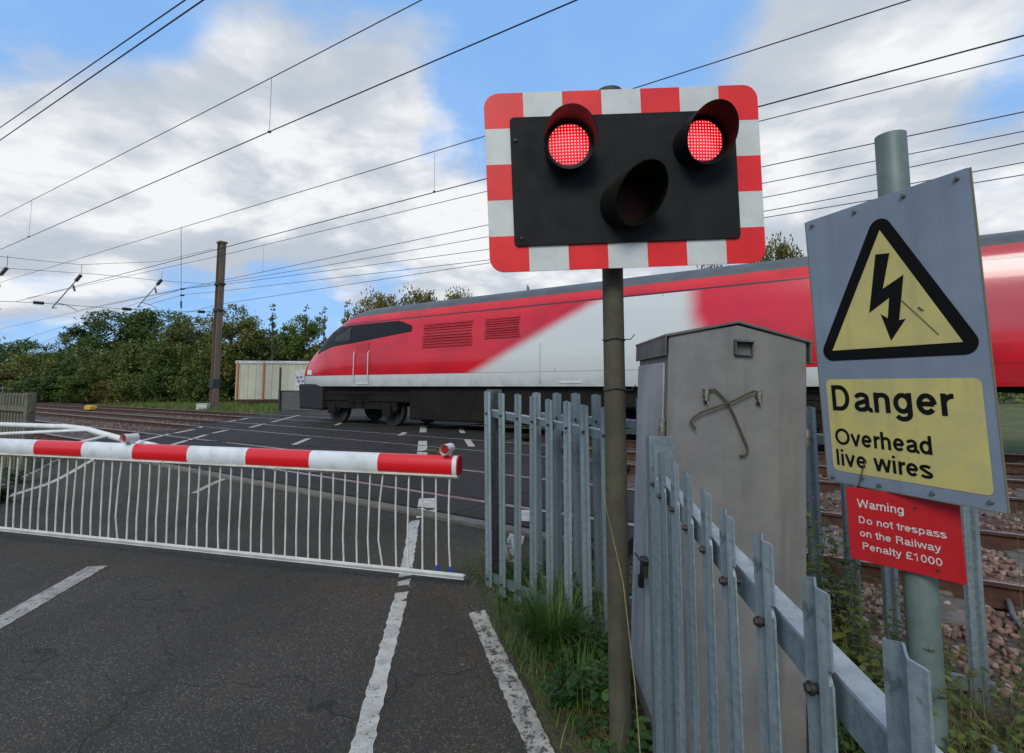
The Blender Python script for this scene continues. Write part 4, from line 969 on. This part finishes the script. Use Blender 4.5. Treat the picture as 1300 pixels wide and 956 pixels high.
for (x, z) in ((-.09*0+.06, .118), (.12, -.12)): mb = MB(); mb.tube([(x*k, -.005, z*k), (x*k, 0, z*k)], .004, 8); mb.build('bolt', M['bolt'], rp_)

# ------------------------------------------------------------------ mast, cross-span and wires
MS = Vector((-17.35, 30.0, 0)); MS.z = gz(MS.x, MS.y)
mast = thing('line_mast', 'tall brown weathered overhead line mast beside the tracks left of the cabin', 'mast', MS, (0, 0, math.atan2(T.y, T.x)))
Htop = on_y(273, 309, 30).z - MS.z
mb = MB()
for sx in (-1, 1): mb.box((sx*.17, 0, Htop/2), (.05, .34, Htop))
mb.box((0, 0, Htop/2), (.32, .05, Htop)); mb.build('column', M['mast'], mast, bevel=.01, seg=1)
mb = MB(); mb.box((0, 0, Htop+.04), (.48, .44, .10)); mb.build('cap', M['mast'], mast)
for v in (361, 394):
    mb = MB(); z = on_y(273, v, 30).z-MS.z; mb.box((0, 0, z), (.46, .44, .12)); mb.box((-.28, -.1, z), (.2, .08, .10)); mb.build('clamp', M['darkgrey'], mast)
mb = MB(); mb.box((0, 0, 1.5), (.44, .42, .5)); mb.build('sleeve', M['darkgrey'], mast)
mb = MB(); mb.box((0, 0, .15), (.6, .4, .3)); mb.box((0, 0, .32), (.66, .46, .04)); o = mb.build('marker_box', M['cabroofw'], bevel=.02); p = on_z(262, 511, MS.z); o.location = (MS.x-.35, MS.y-.4, MS.z); tag(o, 'small white box at the foot of the brown mast', 'box')
S_M = sof(MS.x, MS.y)
def wire_s(pts): return [on_s(u, v, S_M) for u, v in pts]
cs = thing('cross_span', 'cross span wires with insulators and registration arms left of the mast', 'overhead line', (MS.x, MS.y, 0))
O = Vector((MS.x, MS.y, 0))
def pw(name, pts, r, m=M['wirem'], n=5): mb = MB(); mb.tube([p-O for p in pts], r, n); return mb.build(name, m, cs)
far_l = [(-120, 376)]
pw('span_wire', wire_s([(268, 396), (253, 396), (160, 392.5), (48, 384.5), (-120, 377)]), .012)
pw('span_wire', wire_s([(270, 316), (203, 332), (101, 336), (0, 325.5), (-120, 300)]), .010)
pw('span_wire', wire_s([(268, 361), (200, 356), (127, 348.5), (0, 340), (-120, 318)]), .010)
def insul(pa, pb, r=.06):
    a, b = on_s(*pa, S_M)-O, on_s(*pb, S_M)-O; mb = MB(); n = 7; mb.tube([a, b], r*.45, 8)
    for i in range(n): c = a.lerp(b, (i+.3)/n); d = a.lerp(b, (i+.7)/n); mb.tube([c, d], r, 10)
    mb.build('insulator', M['insul'], cs, smooth=True)
for pa, pb in (((42, 384), (56, 385)), ((155, 392), (167, 393)), ((251, 395.7), (260, 396))): insul(pa, pb, .085)
for dx, dy, k_ in ((0, 0, 1.), (102, 6, .82), (-94, -9, 1.18)):
    f = lambda u, v: (104+dx+(u-104)*k_, 350+dy+(v-350)*k_)
    pw('hanger', wire_s([f(104, 336), f(103, 349)]), .010); insul(f(103, 349), f(96, 357), .085)
    pw('registration_tube', wire_s([f(96, 357), f(88, 366), f(66, 391)]), .025, M['galv_dull']); pw('steady_arm', wire_s([f(70, 384), f(84, 387), f(97, 394)]), .016, M['galv_dull'])
    insul(f(93, 362), f(95, 370), .055); pw('bracing_wire', wire_s([f(66, 391), f(72, 391)]), .02)
pw('hanger', wire_s([(230, 288), (230, 394)]), .012); insul((230, 382), (230, 391), .06)
for v in (367, 375): insul((229, v), (234, v), .05)

def line_wire(pts, q, r, label, dropper=None, pair=None, group='overhead wires', ext=8):
    P = [on_q(u, v, q) for u, v in pts]
    a = P[0] + (P[0]-P[1]).normalized()*ext*.5; b = P[-1] + (P[-1]-P[-2]).normalized()*ext
    return [a]+P+[b] if ext else P
def catenary(label, q, lines, rs, drops, ext):
    root = thing('overhead_wire', label, 'overhead wire', QS(q, 0, 0), (0, 0, 0), 'overhead wires above the tracks'); o0 = QS(q, 0, 0)
    for (nm, pts), r, e in zip(lines, rs, ext):
        P = [on_q(u, v, q) for u, v in pts]
        if e[0]: P = [P[0]+(P[0]-P[1]).normalized()*e[0]]+P
        if e[1]: P = P+[P[-1]+(P[-1]-P[-2]).normalized()*e[1]]
        mb = MB(); mb.tube([p-o0 for p in P], r, 6); mb.build(nm, M['wirem'], root)
    for (u, v0, v1) in drops:
        a, b = on_q(u, v0, q), on_q(u, v1, q); mb = MB(); mb.tube([a-o0, Vector((a.x, a.y, b.z))-o0], .0035, 5); mb.box(Vector((a.x, a.y, b.z))-o0, (.05, .03, .03)); mb.build('dropper', M['wirem'], root)
catenary('upper of the two thick feeder wires crossing the top left corner', 3.3, [('wire', ((0, 162), (235, 0)))], [.011], [], [(12, 10)])
catenary('lower of the two thick feeder wires crossing the top left corner', 3.3, [('wire', ((0, 178), (258, 0)))], [.012], [], [(12, 10)])
catenary('carrier and contact wires over the nearest track, longest diagonal pair', 4.6, [('carrier_wire', ((0, 275), (346, 98), (535, 0))), ('contact_wire', ((0, 317), (346, 165.5), (732, 0)))], [.0075, .0085], [(345, 98.5, 166), (40.5, 254, 298.5)], [(14, 8), (14, 8)])
catenary('carrier and contact wires over the middle track passing behind the signal head', 8.0, [('carrier_wire', ((15, 354), (320, 262), (615, 173), (1155, 0))), ('contact_wire', ((105, 361), (278, 316), (617, 227), (965, 135), (1300, 45)))], [.0085, .010], [(552, 193.5, 243)], [(8, 6), (10, 6)])
catenary('carrier and contact wires over the far track above the train', 12.1, [('carrier_wire', ((105, 363), (278, 325), (617, 243), (968, 153), (1300, 70))), ('contact_wire', ((200, 373), (335, 345), (617, 286), (1000, 205), (1300, 142)))], [.010, .010], [(335, 311, 345)], [(12, 6), (12, 6)])
FL = ['highest', 'second highest', 'third highest', 'lowest']
for i, pts in enumerate((((0, 418), (110, 393), (233, 367), (420, 336), (617, 301), (1000, 226.6), (1300, 166.6)), ((0, 440), (233, 366.5), (278, 362), (617, 317), (1000, 245), (1300, 181.8)),
                         ((0, 455), (150, 398), (233, 374), (278, 370), (617, 330.5), (1000, 263), (1300, 206)), ((60, 440), (281, 386), (617, 334.5), (1000, 271.5), (1300, 221.8)))):
    catenary('thin feeder wire beyond the train, %s of the four on the mast side' % FL[i], 15.3, [('wire', pts)], [.011], [], [(10, 8)])

# ------------------------------------------------------------------ cabin and far equipment
def cabin():
    Y = 34.; a = on_y(298, 507, Y); b = on_y(398, 507, Y+6); z0 = a.z
    root = thing('portable_cabin', 'cream portable cabin with orange corner struts beside the far trees', 'cabin', (a.x, a.y, z0), (0, 0, R(8)))
    L, Wd, H_ = 6.0, 2.9, 2.35
    mb = MB(); mb.box((L/2, Wd/2, H_/2), (L, Wd, H_))
    for i in range(12): mb.box((.25+i*.5, -.01, H_/2), (.05, .02, H_-.1))
    for i in range(5): mb.box((-.01, .3+i*.55, H_/2), (.02, .05, H_-.1))
    mb.build('wall', M['cream'], root)
    mb = MB(); mb.box((L/2, Wd/2, H_+.10), (L+.12, Wd+.12, .2)); mb.build('roof', M['cabroofw'], root, bevel=.03)
    for x in (.12, 1.75): mb = MB(); mb.box((x, -.05, H_/2+.05), (.10, .06, H_+.2)); mb.build('strut', M['orange'], root)
    mb = MB(); mb.box((L/2, Wd/2, -.08), (L+.02, Wd, .16)); mb.build('floor_frame', M['rail_side'], root)
    mb = MB(); mb.box((4.1, -.03, 1.2), (.8, .03, 1.5)); nt = mb.build('notice_board', M['cabroofw'], root)
    mb = MB()
    for i, (dx, dz) in enumerate(((-.18, .15), (.05, .18), (-.1, -.12), (.15, -.1))): mb.box((4.1+dx, -.052, 1.3+dz), (.14, .008, .12))
    mb.build('notice', mat('notice_blue', (.08, .05, .4), .6), nt)
cabin()
p = on_y(353, 517, 27.); fz = gz(p.x, p.y)
fr = thing('metal_gate', 'low dark grey fenced enclosure beside the far end of the crossing', 'enclosure', (p.x, p.y, fz), (0, 0, R(-8)))
mb = MB(); mb.box((.62, .3, .52), (1.2, .6, 1.05)); mb.box((.62, .3, 1.07), (1.28, .68, .05)); mb.build('cabinet_body', M['greybox'], fr, bevel=.02)
mb = MB(); mb.box((2.3, 0, 1.06), (3.2, .05, .05)); mb.box((2.3, 0, .12), (3.2, .05, .05)); mb.build('rail', M['galv_dull'], fr)
for i in range(22): mb = MB(); mb.tube([(.9+i*.14, 0, .1), (.9+i*.14, 0, 1.06)], .012, 6); mb.build('bar', M['galv_dull'], fr)
mb = MB(); mb.box((.12, -.1, 1.2), (.08, .08, 2.2)); mb.build('post', M['darkgrey'], fr)

# ------------------------------------------------------------------ vegetation
def leaf_quads(C, size, up=.3):
    """C: (n,3) centres -> V,F of small bent leaves (two triangles as a quad)"""
    n = len(C); d = RNG.normal(size=(n, 3)); d /= np.linalg.norm(d, axis=1)[:, None]
    e = RNG.normal(size=(n, 3)); e[:, 2] += up; e -= (e*d).sum(1)[:, None]*d; e /= np.linalg.norm(e, axis=1)[:, None]
    sz = size*RNG.uniform(.6, 1.35, (n, 1)); a = d*sz; b = e*sz*.55
    V = np.stack([C-a, C+b-a*.1, C+a, C-b-a*.1], 1).reshape(-1, 3); F = np.arange(4*n).reshape(n, 4); return V, F
def tree_meshes(seed, h, rad, n_clump, per, leaf, spread=.5, low=.15, shape='round', sparse=1.):
    rg = np.random.default_rng(seed); tr = MB(); tips = []
    trunk = [Vector((0, 0, -.2))]; x = y = 0
    for k in range(1, 7): x += rg.uniform(-.05, .05)*h*.3; y += rg.uniform(-.05, .05)*h*.3; trunk.append(Vector((x, y, h*.88*k/6)))
    tr.tube(trunk, [h*.022*(1-.8*k/6)+.01 for k in range(7)], 7)
    nb_ = 16
    for i in range(nb_):
        t_ = rg.uniform(.15, .95); base = trunk[int(t_*6)].lerp(trunk[min(6, int(t_*6)+1)], (t_*6) % 1); a = rg.uniform(0, 2*math.pi)
        if shape == 'round': L = rad*(1.05-.75*abs(t_-.45))*rg.uniform(.6, 1.05)
        elif shape == 'tall': L = rad*(1.1-.9*t_)*rg.uniform(.7, 1.1)
        else: L = rad*(.9-.3*t_)*rg.uniform(.7, 1.1)
        end = base+Vector((math.cos(a)*L, math.sin(a)*L, L*rg.uniform(.25, .8))); mid = base.lerp(end, .5)+Vector((0, 0, L*.08))
        tr.tube([base, mid, end], [h*.009, h*.006, h*.002], 5); tips += [base.lerp(end, f_) for f_ in (.55, .8, 1.)]
    cl = []
    for i in range(int(n_clump*1.5)):
        if rg.random() < .5: c = np.array(tips[rg.integers(len(tips))])
        else:
            t_ = rg.uniform(low, 1); 
            prof_ = {'round': math.sqrt(max(0, 1-((t_-.52)/.52)**2)), 'tall': (1-t_)**.6*min(1, (t_+.1)*4), 'bush': math.sqrt(max(0, 1-t_**2))*1.}[shape]
            a = rg.uniform(0, 2*math.pi); rr = rad*prof_*math.sqrt(rg.uniform(.15, 1)); c = np.array([x*t_+rr*math.cos(a), y*t_+rr*math.sin(a), h*t_])
        sz = rad*rg.uniform(.12, .30)*sparse
        P = rg.normal(size=(int(per*rg.uniform(.5, 1.4)), 3)); P /= (np.linalg.norm(P, axis=1)[:, None]+1e-6); P *= sz*rg.uniform(.35, 1, (len(P), 1))**.6; P[:, 2] *= .7
        cl.append(c+P)
    C = np.vstack(cl); C = C[C[:, 2] > .02*h]
    V, F = leaf_quads(C, leaf*1.02)
    return tr, V, F
KINDS = {'oak': (3, 8, 3.4, 210, 42, .11, 'round', 'leaf_a', .12), 'olive': (5, 8, 3.0, 200, 44, .10, 'round', 'leaf_b', .05), 'bush': (8, 4, 3.0, 190, 46, .095, 'bush', 'leaf_b', .0),
         'darkbush': (9, 4.5, 3.0, 190, 46, .10, 'bush', 'leaf_a', .0), 'poplar': (12, 7, 1.2, 70, 22, .08, 'tall', 'leaf_d', .2), 'autumn': (14, 7, 3.0, 230, 50, .10, 'round', 'leaf_c', .05), 'yellow': (15, 7, 3.0, 230, 50, .10, 'round', 'leaf_y', .05), 'sapling': (16, 6, .8, 26, 13, .07, 'tall', 'leaf_b', .35), 'green': (18, 6, 2.4, 170, 42, .095, 'round', 'leaf_d', .05)}
CACHE = {}
def tree(kind, label, u, vtop, Y, wpx=None, name='tree', cat='tree', leafmat=None, vbase=None):
    seed, h, rad, nc, per, lf_, shape, lm_, low = KINDS[kind]
    if kind not in CACHE:
        tr, V, F = tree_meshes(seed, h, rad, nc, per, lf_, shape=shape, low=low)
        a = tr.build('trunk', M['bark'], None, smooth=True); b = fast('crown', V, F, M[lm_])
        CACHE[kind] = (a.data, b.data); bpy.data.objects.remove(a); bpy.data.objects.remove(b)
    top = on_y(u, vtop, Y); gz_ = gz(top.x, Y); hh = top.z-gz_
    sx = hh/h if wpx is None else (wpx/650*Y)/(2*rad)
    r_ = thing(name, label, cat, (top.x, Y, gz_), (0, 0, random.uniform(0, 6.28)), None)
    for nm, me in zip(('trunk', 'crown'), CACHE[kind]):
        o = bpy.data.objects.new(nm, me); COL.objects.link(o); o.parent = r_; o.scale = (sx, sx, hh/h*1.0)
    return r_
TR = [('oak', 'dark broadleaf tree cut by the left edge of the photo', -5, 432, 62, 95), ('darkbush', 'low dark tree rising between the left edge and the round treetop', 62, 452, 60, 90), ('oak', 'small round dark treetop left of the tall oaks', 92, 424, 54, 55),
      ('oak', 'tall dark oak, left one of the pair above the trackside bushes', 150, 399, 50, 105), ('oak', 'tall dark oak, right one of the pair above the trackside bushes', 203, 398, 52, 110), ('olive', 'leafy tree directly left of the brown mast', 246, 404, 40, 90),
      ('olive', 'leafy tree directly right of the brown mast with pointed top', 298, 390, 39, 85), ('darkbush', 'dark tree behind the cream cabin', 345, 424, 42, 110), ('green', 'fresh green tree just in front of the train nose', 384, 404, 40, 62),
      ('sapling', 'wispy sapling above the cabin roof', 347, 382, 38, 26), ('sapling', 'second wispy sapling, beside the fresh green tree', 388, 384, 39, 24), ('sapling', 'wispy sapling between the green tree and the train nose', 412, 386, 39, 22), ('sapling', 'tall wispy sapling above the train nose', 440, 378, 41, 30),
      ('yellow', 'yellowing tree showing over the front of the train roof', 480, 374, 44, 75), ('yellow', 'yellowing tree in the middle of the row over the train roof', 530, 370, 46, 75), ('yellow', 'yellowing tree at the right end of the row over the train roof', 583, 371, 47, 60),
      ('poplar', 'small pointed treetop poking over the train roof left of the signal post', 670, 360, 40, 14), ('yellow', 'tree over the train roof left of the danger sign', 905, 337, 34, 70), ('yellow', 'tall autumn tree touching the left edge of the danger sign', 985, 307, 32, 75)]
for k_, lab, u, vt, Y, wp in TR: tree(k_, lab, u, vt, Y, wp)
BU = [('bush', 'olive bush at the left edge behind the tracks', 10, 460, 46, 110), ('autumn', 'reddish bush behind the timber fence', 40, 470, 45, 70), ('bush', 'olive bush second from the left edge', 75, 455, 45, 100), ('darkbush', 'dark bush under the small round treetop', 115, 452, 44, 100),
      ('bush', 'broad olive bush under the left oak', 150, 445, 42, 105), ('green', 'low bright bush in front of the left oak', 110, 474, 40, 60), ('bush', 'broad olive bush under the right oak', 195, 440, 41, 105), ('autumn', 'reddish low bush under the right oak', 150, 484, 39, 50),
      ('darkbush', 'dark bush left of the mast foot', 232, 436, 40, 95), ('bush', 'dense bush immediately behind the mast foot', 270, 442, 38, 90), ('darkbush', 'dark bush between mast and cabin', 300, 440, 39, 80), ('bush', 'bush behind the left end of the cabin', 335, 446, 42, 90), ('darkbush', 'dark bush at the train nose', 385, 446, 42, 80),
      ('darkbush', 'dark bush in front of the mast-side hedge line', 215, 470, 38, 70), ('bush', 'low olive bush at the hedge foot in the middle', 175, 476, 38, 70), ('darkbush', 'low dark bush at the hedge foot on the left', 60, 480, 41, 80), ('darkbush', 'low dark bush at the hedge foot beside the mast', 262, 474, 37, 60)]
for k_, lab, u, vt, Y, wp in BU: tree(k_, lab, u, vt, Y, wp, name='bush', cat='bush')
for i, (u, vt) in enumerate(((430, 440), (500, 430), (600, 425), (720, 420), (850, 410), (960, 400), (1080, 380), (1200, 360), (1300, 350))):
    tree('darkbush' if i % 2 else 'bush', 'hedge bush %s behind the train' % ['seen under the nose', 'behind the cab', 'behind the front bogie', 'left of the signal post', 'behind the cabinet top', 'right of the cabinet', 'behind the danger sign', 'at the coach end', 'at the right edge'][i], u, vt, 40-i*1.2, 130, name='bush', cat='bush')
# far wood mass closing the horizon
Cs = []
for i in range(900):
    a = RNG.uniform(R(-75), R(60)); d_ = RNG.uniform(75, 110); hgt = RNG.uniform(2, 6.5)
    P = RNG.normal(size=(26, 3)); P *= np.array([1.6, 1.6, 1.2])*.8; Cs.append(P+np.array([math.sin(a)*d_, math.cos(a)*d_, hgt*RNG.uniform(.2, 1)]))
C = np.vstack(Cs); C = C[C[:, 2] > .4]; V, F = leaf_quads(C, .34)
tag(fast('far_woodland', V, F, M['leaf_a']), 'distant dark woodland along the horizon', 'woodland', kind='stuff')

def blades(P, L, lean=.5, w=.004, segs=3, dirs=None, curl=.6):
    """P (n,3) roots; returns curved grass blades"""
    n = len(P); a = RNG.uniform(0, 2*math.pi, n) if dirs is None else dirs; h = L*RNG.uniform(.5, 1.15, n); ln = lean*RNG.uniform(.2, 1.3, n)
    dx, dy = np.cos(a), np.sin(a); Vs = []
    for k in range(segs+1):
        t_ = k/segs; out = h*ln*t_**1.6; z = h*(t_-curl*ln*t_**2.4*.55); ww = w*(1-t_*.93)
        c = P + np.stack([dx*out, dy*out, z], 1); sd_ = np.stack([-dy, dx, np.zeros(n)], 1)*ww[:, None] if isinstance(ww, np.ndarray) else np.stack([-dy, dx, np.zeros(n)], 1)*ww
        Vs += [c-sd_, c+sd_]
    V = np.stack(Vs, 1).reshape(-1, 3); m_ = 2*(segs+1); base = np.arange(n)[:, None]*m_
    F = np.concatenate([base+np.array([2*k, 2*k+1, 2*k+3, 2*k+2]) for k in range(segs)], 0); return V, F
# far grass strip
n = 26000; q_ = RNG.uniform(14.3, 23, n); s_ = RNG.uniform(8, 46, n)
P = np.stack([Nn.x*q_+T.x*s_, Nn.y*q_+T.y*s_, np.zeros(n)], 1); P[:, 2] = [gz(a, b) for a, b in P[:, :2]]
keep = np.array([not (xl(b)-.2 < a < xr(b)+.2) for a, b in P[:, :2]]); P = P[keep]
V, F = blades(P, .32, .5, .016, 2); tag(fast('far_grass', V, F, M['blade_far']), 'rough grass strip between the far track and the hedge', 'grass', kind='stuff')
# verge grass near the fence
def scatter(n, fn): 
    out = []
    while len(out) < n:
        x, y = RNG.uniform(-.5, 1.0), RNG.uniform(1.6, 4.1)
        if RNG.random() < fn(x, y): out.append((x, y, gz(x, y)))
    return np.array(out)
def verge(x, y):
    e = xr(y)+.0
    if x < float(np.interp(y, [1.6, 2.6, 3.3, 3.9, 4.1], [.36, .12, -.12, -.35, -.3])): return 0
    if .63 < x and y < 2.8: return 0
    return 1 if x < .9 else 0
P = scatter(4500, lambda x, y: verge(x, y)*(.35+.65*(math.sin(x*9+y*7) > -.2)))
V, F = blades(P, .075, 1.0, .0022, 3); P2 = scatter(700, lambda x, y: verge(x, y)*(1 if y > 2.9 else .25))
V2, F2 = blades(P2, .25, .9, .003, 4); 
tag(fast('verge_grass', np.vstack([V, V2]), None if False else np.vstack([F, F2+len(V)]), M['blade']), 'short rough grass covering the verge beside the fence', 'grass', kind='stuff')
def tuft(name, label, x, y, n, L, rad, m=M['blade'], lean=.9, w=.0035, cat='grass tuft'):
    a = RNG.uniform(0, 2*math.pi, n); r_ = rad*np.sqrt(RNG.uniform(0, 1, n)); P = np.stack([r_*np.cos(a), r_*np.sin(a), np.zeros(n)], 1)
    V, F = blades(P, L, lean, w, 5, dirs=a+RNG.normal(0, .5, n)); o = fast(name, V, F, m); o.location = (x, y, gz(x, y)); return tag(o, label, cat)
p = on_z(697, 830, .0); tuft('grass_tuft', 'bright green arching grass tuft beside the chunky verge line', p.x+.03, p.y, 520, .44, .10, w=.0045)
p = on_z(655, 745, .02); tuft('grass_tuft', 'long drooping grass clump at the foot of the fence post by the barrier tip', p.x, p.y, 380, .36, .16, lean=1.1)
p = on_z(610, 738, .02); tuft('grass_tuft', 'low grass clump right beside the barrier tip', p.x+.03, p.y, 160, .24, .09, lean=1.2)
p = on_z(735, 890, 0); tuft('grass_tuft', 'dark grass tuft at the very bottom of the verge', p.x, p.y, 220, .25, .10)
p = on_z(760, 850, 0); tuft('grass_tuft', 'grass tuft at the foot of the mossy signal post', p.x, p.y, 160, .22, .08)
for lab, x, y, n_, L_ in (('dry straw coloured grass among the pales of the near fence', .30, 3.42, 70, .42), ('dry grass behind the fence nearest the signal post', .55, 3.10, 60, .40), ('dry grass stalks beside the right end of the cabinet', 1.45, 2.25, 80, .45)):
    tuft('dry_grass', lab, x, y, n_, L_, .14, M['dry'], .6, .002, 'dry grass')
# leafy weeds
def leaf_shape(L, w_):
    return np.array([(0, 0, 0), (.28*L, w_*.5, .04*L), (.62*L, w_*.42, .02*L), (L, 0, -.12*L), (.62*L, -w_*.42, .02*L), (.28*L, -w_*.5, .04*L), (.3*L, 0, -.01*L), (.65*L, 0, -.03*L)]), np.array([(0, 6, 1, 1), (1, 6, 7, 2), (2, 7, 3, 3), (3, 7, 4, 4), (4, 7, 6, 5), (5, 6, 0, 0)])
LS, LF = leaf_shape(1, .62)
def weed(name, label, x, y, stems, h, leafL, lean=.35, z=None, m=M['leaf_weed'], cat='plant', flower=False, dens=9, dirn=None):
    root = thing(name, label, cat, (x, y, gz(x, y) if z is None else z)); sb_ = MB(); Vs = []; Fs = []; b = 0; heads = []
    for i in range(stems):
        a = RNG.uniform(0, 2*math.pi) if dirn is None else dirn+RNG.normal(0, .5); L = h*RNG.uniform(.55, 1.1); ln = lean*RNG.uniform(.2, 1.2); ox, oy = RNG.normal(0, h*.06, 2); pts = []
        for k in range(7): t_ = k/6; pts.append(Vector((ox+math.cos(a)*L*ln*t_**1.5, oy+math.sin(a)*L*ln*t_**1.5, L*t_*(1-.25*ln*t_))))
        sb_.tube(pts, [.0028*(1-.7*k/6) for k in range(7)], 5); nl = int(dens*RNG.uniform(.7, 1.3))
        for j in range(nl):
            t_ = (j+.5)/nl*.85+.12; kk = min(5, int(t_*6)); c = np.array(pts[kk].lerp(pts[kk+1], t_*6-kk))
            for sd_ in (0, 1):
                az = j*1.9+sd_*math.pi+RNG.normal(0, .4); el = RNG.uniform(-.3, .5); S = leafL*RNG.uniform(.55, 1.2)*(1.15-.6*t_)
                ca, sa, ce, se = math.cos(az), math.sin(az), math.cos(el), math.sin(el)
                Rm = np.array([[ca*ce, -sa, -ca*se], [sa*ce, ca, -sa*se], [se, 0, ce]])
                Vs.append(LS*S @ Rm.T + c); Fs.append(LF+b); b += len(LS)
        heads.append(pts[-1])
    sb_.build('stem', M['stem'], root, smooth=True)
    me = bpy.data.meshes.new('foliage'); Vv = np.vstack(Vs); faces = [tuple(dict.fromkeys(f)) for f in np.vstack(Fs).tolist()]; me.from_pydata(Vv.tolist(), [], faces); me.materials.append(m)
    me.polygons.foreach_set('use_smooth', [True]*len(me.polygons)); o = bpy.data.objects.new('foliage', me); COL.objects.link(o); o.parent = root
    if flower:
        for hd in heads[:3]:
            mb = MB(); 
            for k in range(6): a = k*1.05; mb.add([tuple(hd), tuple(hd+Vector((math.cos(a)*.012, math.sin(a)*.012, .008))), tuple(hd+Vector((math.cos(a+.6)*.012, math.sin(a+.6)*.012, .008)))], [(0, 1, 2)])
            mb.build('flower', M['petal'], root)
    return root
def wp(u, v, z=.0): p = on_z(u, v, z); return p.x, p.y
weed('weed', 'leafy weed climbing the corner post by the barrier tip', *wp(636, 728), 9, .26, .05)
weed('weed', 'nettle clump under the middle of the near fence', *wp(700, 782), 12, .28, .065)
weed('weed', 'broad leaved weed in front of the fence near the signal post', *wp(742, 800), 14, .30, .07)
weed('weed', 'low bramble leaves at the foot of the signal post', *wp(752, 850), 16, .24, .065, lean=.8)
weed('weed', 'low weed between grass tuft and bottom of the verge', *wp(715, 900), 14, .2, .055, lean=.8)
weed('weed', 'dark weed beside the cabinet door', *wp(775, 905), 10, .25, .06, lean=.5)
weed('weed', 'purple flowered weed behind the near fence', .13, 3.72, 6, .42, .045, flower=True)
weed('weed', 'weed growing in the corner where the two fences meet', .42, 3.30, 10, .34, .05)
weed('weed', 'tall leafy weed right of the cabinet', 1.38, 2.36, 14, 1.0, .075, lean=.22, dens=18, flower=True, m=M['leaf_weed2'])
weed('weed', 'tall weed with small leaves left of the red sign', 1.50, 2.30, 12, .95, .06, lean=.3, dens=18, flower=True, m=M['leaf_weed2'])
weed('weed', 'bushy weed below the red sign', 1.66, 2.20, 16, .72, .06, lean=.5, dens=15, m=M['leaf_weed2'])
weed('weed', 'bushy weed below the danger sign and left of its pole', 1.42, 1.95, 16, .65, .06, lean=.5, dens=14, m=M['leaf_weed2'])
weed('weed', 'small green weed beside the fence right of the sign pole', 2.12, 2.22, 5, .95, .045, lean=.15, dens=10)
weed('weed', 'weed at the base of the sign pole', 1.70, 1.85, 10, .35, .05, lean=.7, m=M['leaf_weed2'])
weed('weed', 'weed between cabinet corner and signs', 1.30, 2.05, 10, .45, .05, lean=.5)
weed('weed', 'green creeping weed beside the left timber fence', *wp(20, 615), 16, .5, .09, lean=.8)
weed('weed', 'low weeds on the bank under the timber fence', *wp(3, 640), 16, .4, .09, lean=.8)
def cover(name, label, n, fn, size, m, zmax):
    Vs = []; Fs = []; b = 0; k = 0
    while k < n:
        x, y = RNG.uniform(-.5, 2.6), RNG.uniform(1.2, 4.1); f = fn(x, y)
        if RNG.random() > f: continue
        k += 1; az = RNG.uniform(0, 6.28); el = RNG.uniform(-.5, .6); S = size*RNG.uniform(.5, 1.25); ca, sa, ce, se = math.cos(az), math.sin(az), math.cos(el), math.sin(el)
        Rm = np.array([[ca*ce, -sa, -ca*se], [sa*ce, ca, -sa*se], [se, 0, ce]]); Vs.append(LS*S @ Rm.T + np.array([x, y, gz(x, y)+zmax*RNG.uniform(.05, 1)*(.4+.6*math.sin(x*13+y*5)**2)])); Fs.append(LF+b); b += len(LS)
    me = bpy.data.meshes.new(name); me.from_pydata(np.vstack(Vs).tolist(), [], [tuple(dict.fromkeys(f)) for f in np.vstack(Fs).tolist()]); me.materials.append(m)
    o = bpy.data.objects.new(name, me); COL.objects.link(o); return tag(o, label, 'undergrowth', kind='stuff')
def vg(x, y):
    e = float(np.interp(y, [1.6, 2.6, 3.3, 3.9, 4.1], [.44, .24, .05, -.12, -.1]))
    return 0 if (x < e or x > .66 or (x > .56 and y < 2.8)) else .15+.85*min(1, (x-e)/.25)
cover('undergrowth', 'low nettle and bramble leaves along the foot of the fence', 1900, vg, .068, M['leaf_weed'], .16)
cover('leaf_litter', 'brown dead leaves and stalks lying in the verge', 1500, lambda x, y: 1 if vg(x, y) > 0 else 0, .04, M['litter'], .03)
def vr(x, y): q = qof(x, y); return 0 if not (1.26 < x and .6 < y and 1.6 < q < 3.15) or x > 2.5 else (1 if q > 2.2 else .5)
cover('undergrowth', 'yellow green undergrowth between the cabinet, the signs and the railway fence', 2600, vr, .045, M['leaf_weed2'], .34)
P = []
while len(P) < 2500:
    x, y = RNG.uniform(1.2, 2.6), RNG.uniform(.6, 3.2)
    if vr(x, y): P.append((x, y, gz(x, y)))
V, F = blades(np.array(P), .34, .7, .0022, 4); tag(fast('tall_grass', V, F, M['blade_dry']), 'tall half dry grass around the sign pole', 'grass', kind='stuff')
# tall dry stem in front of the post
a = Vector((*wp(795, 940), 0)); mb = MB(); mb.tube([(0, 0, 0), (-.02, .02, .4), (-.05, .05, .75), (-.10, .08, 1.0), (-.12, .10, 1.12)], [.002, .002, .0016, .001, .0007], 5)
o = mb.build('dry_stem', M['dry'], smooth=True); o.location = (.475, 1.98, 0); tag(o, 'single tall dry grass stem leaning in front of the signal post', 'dry stem')
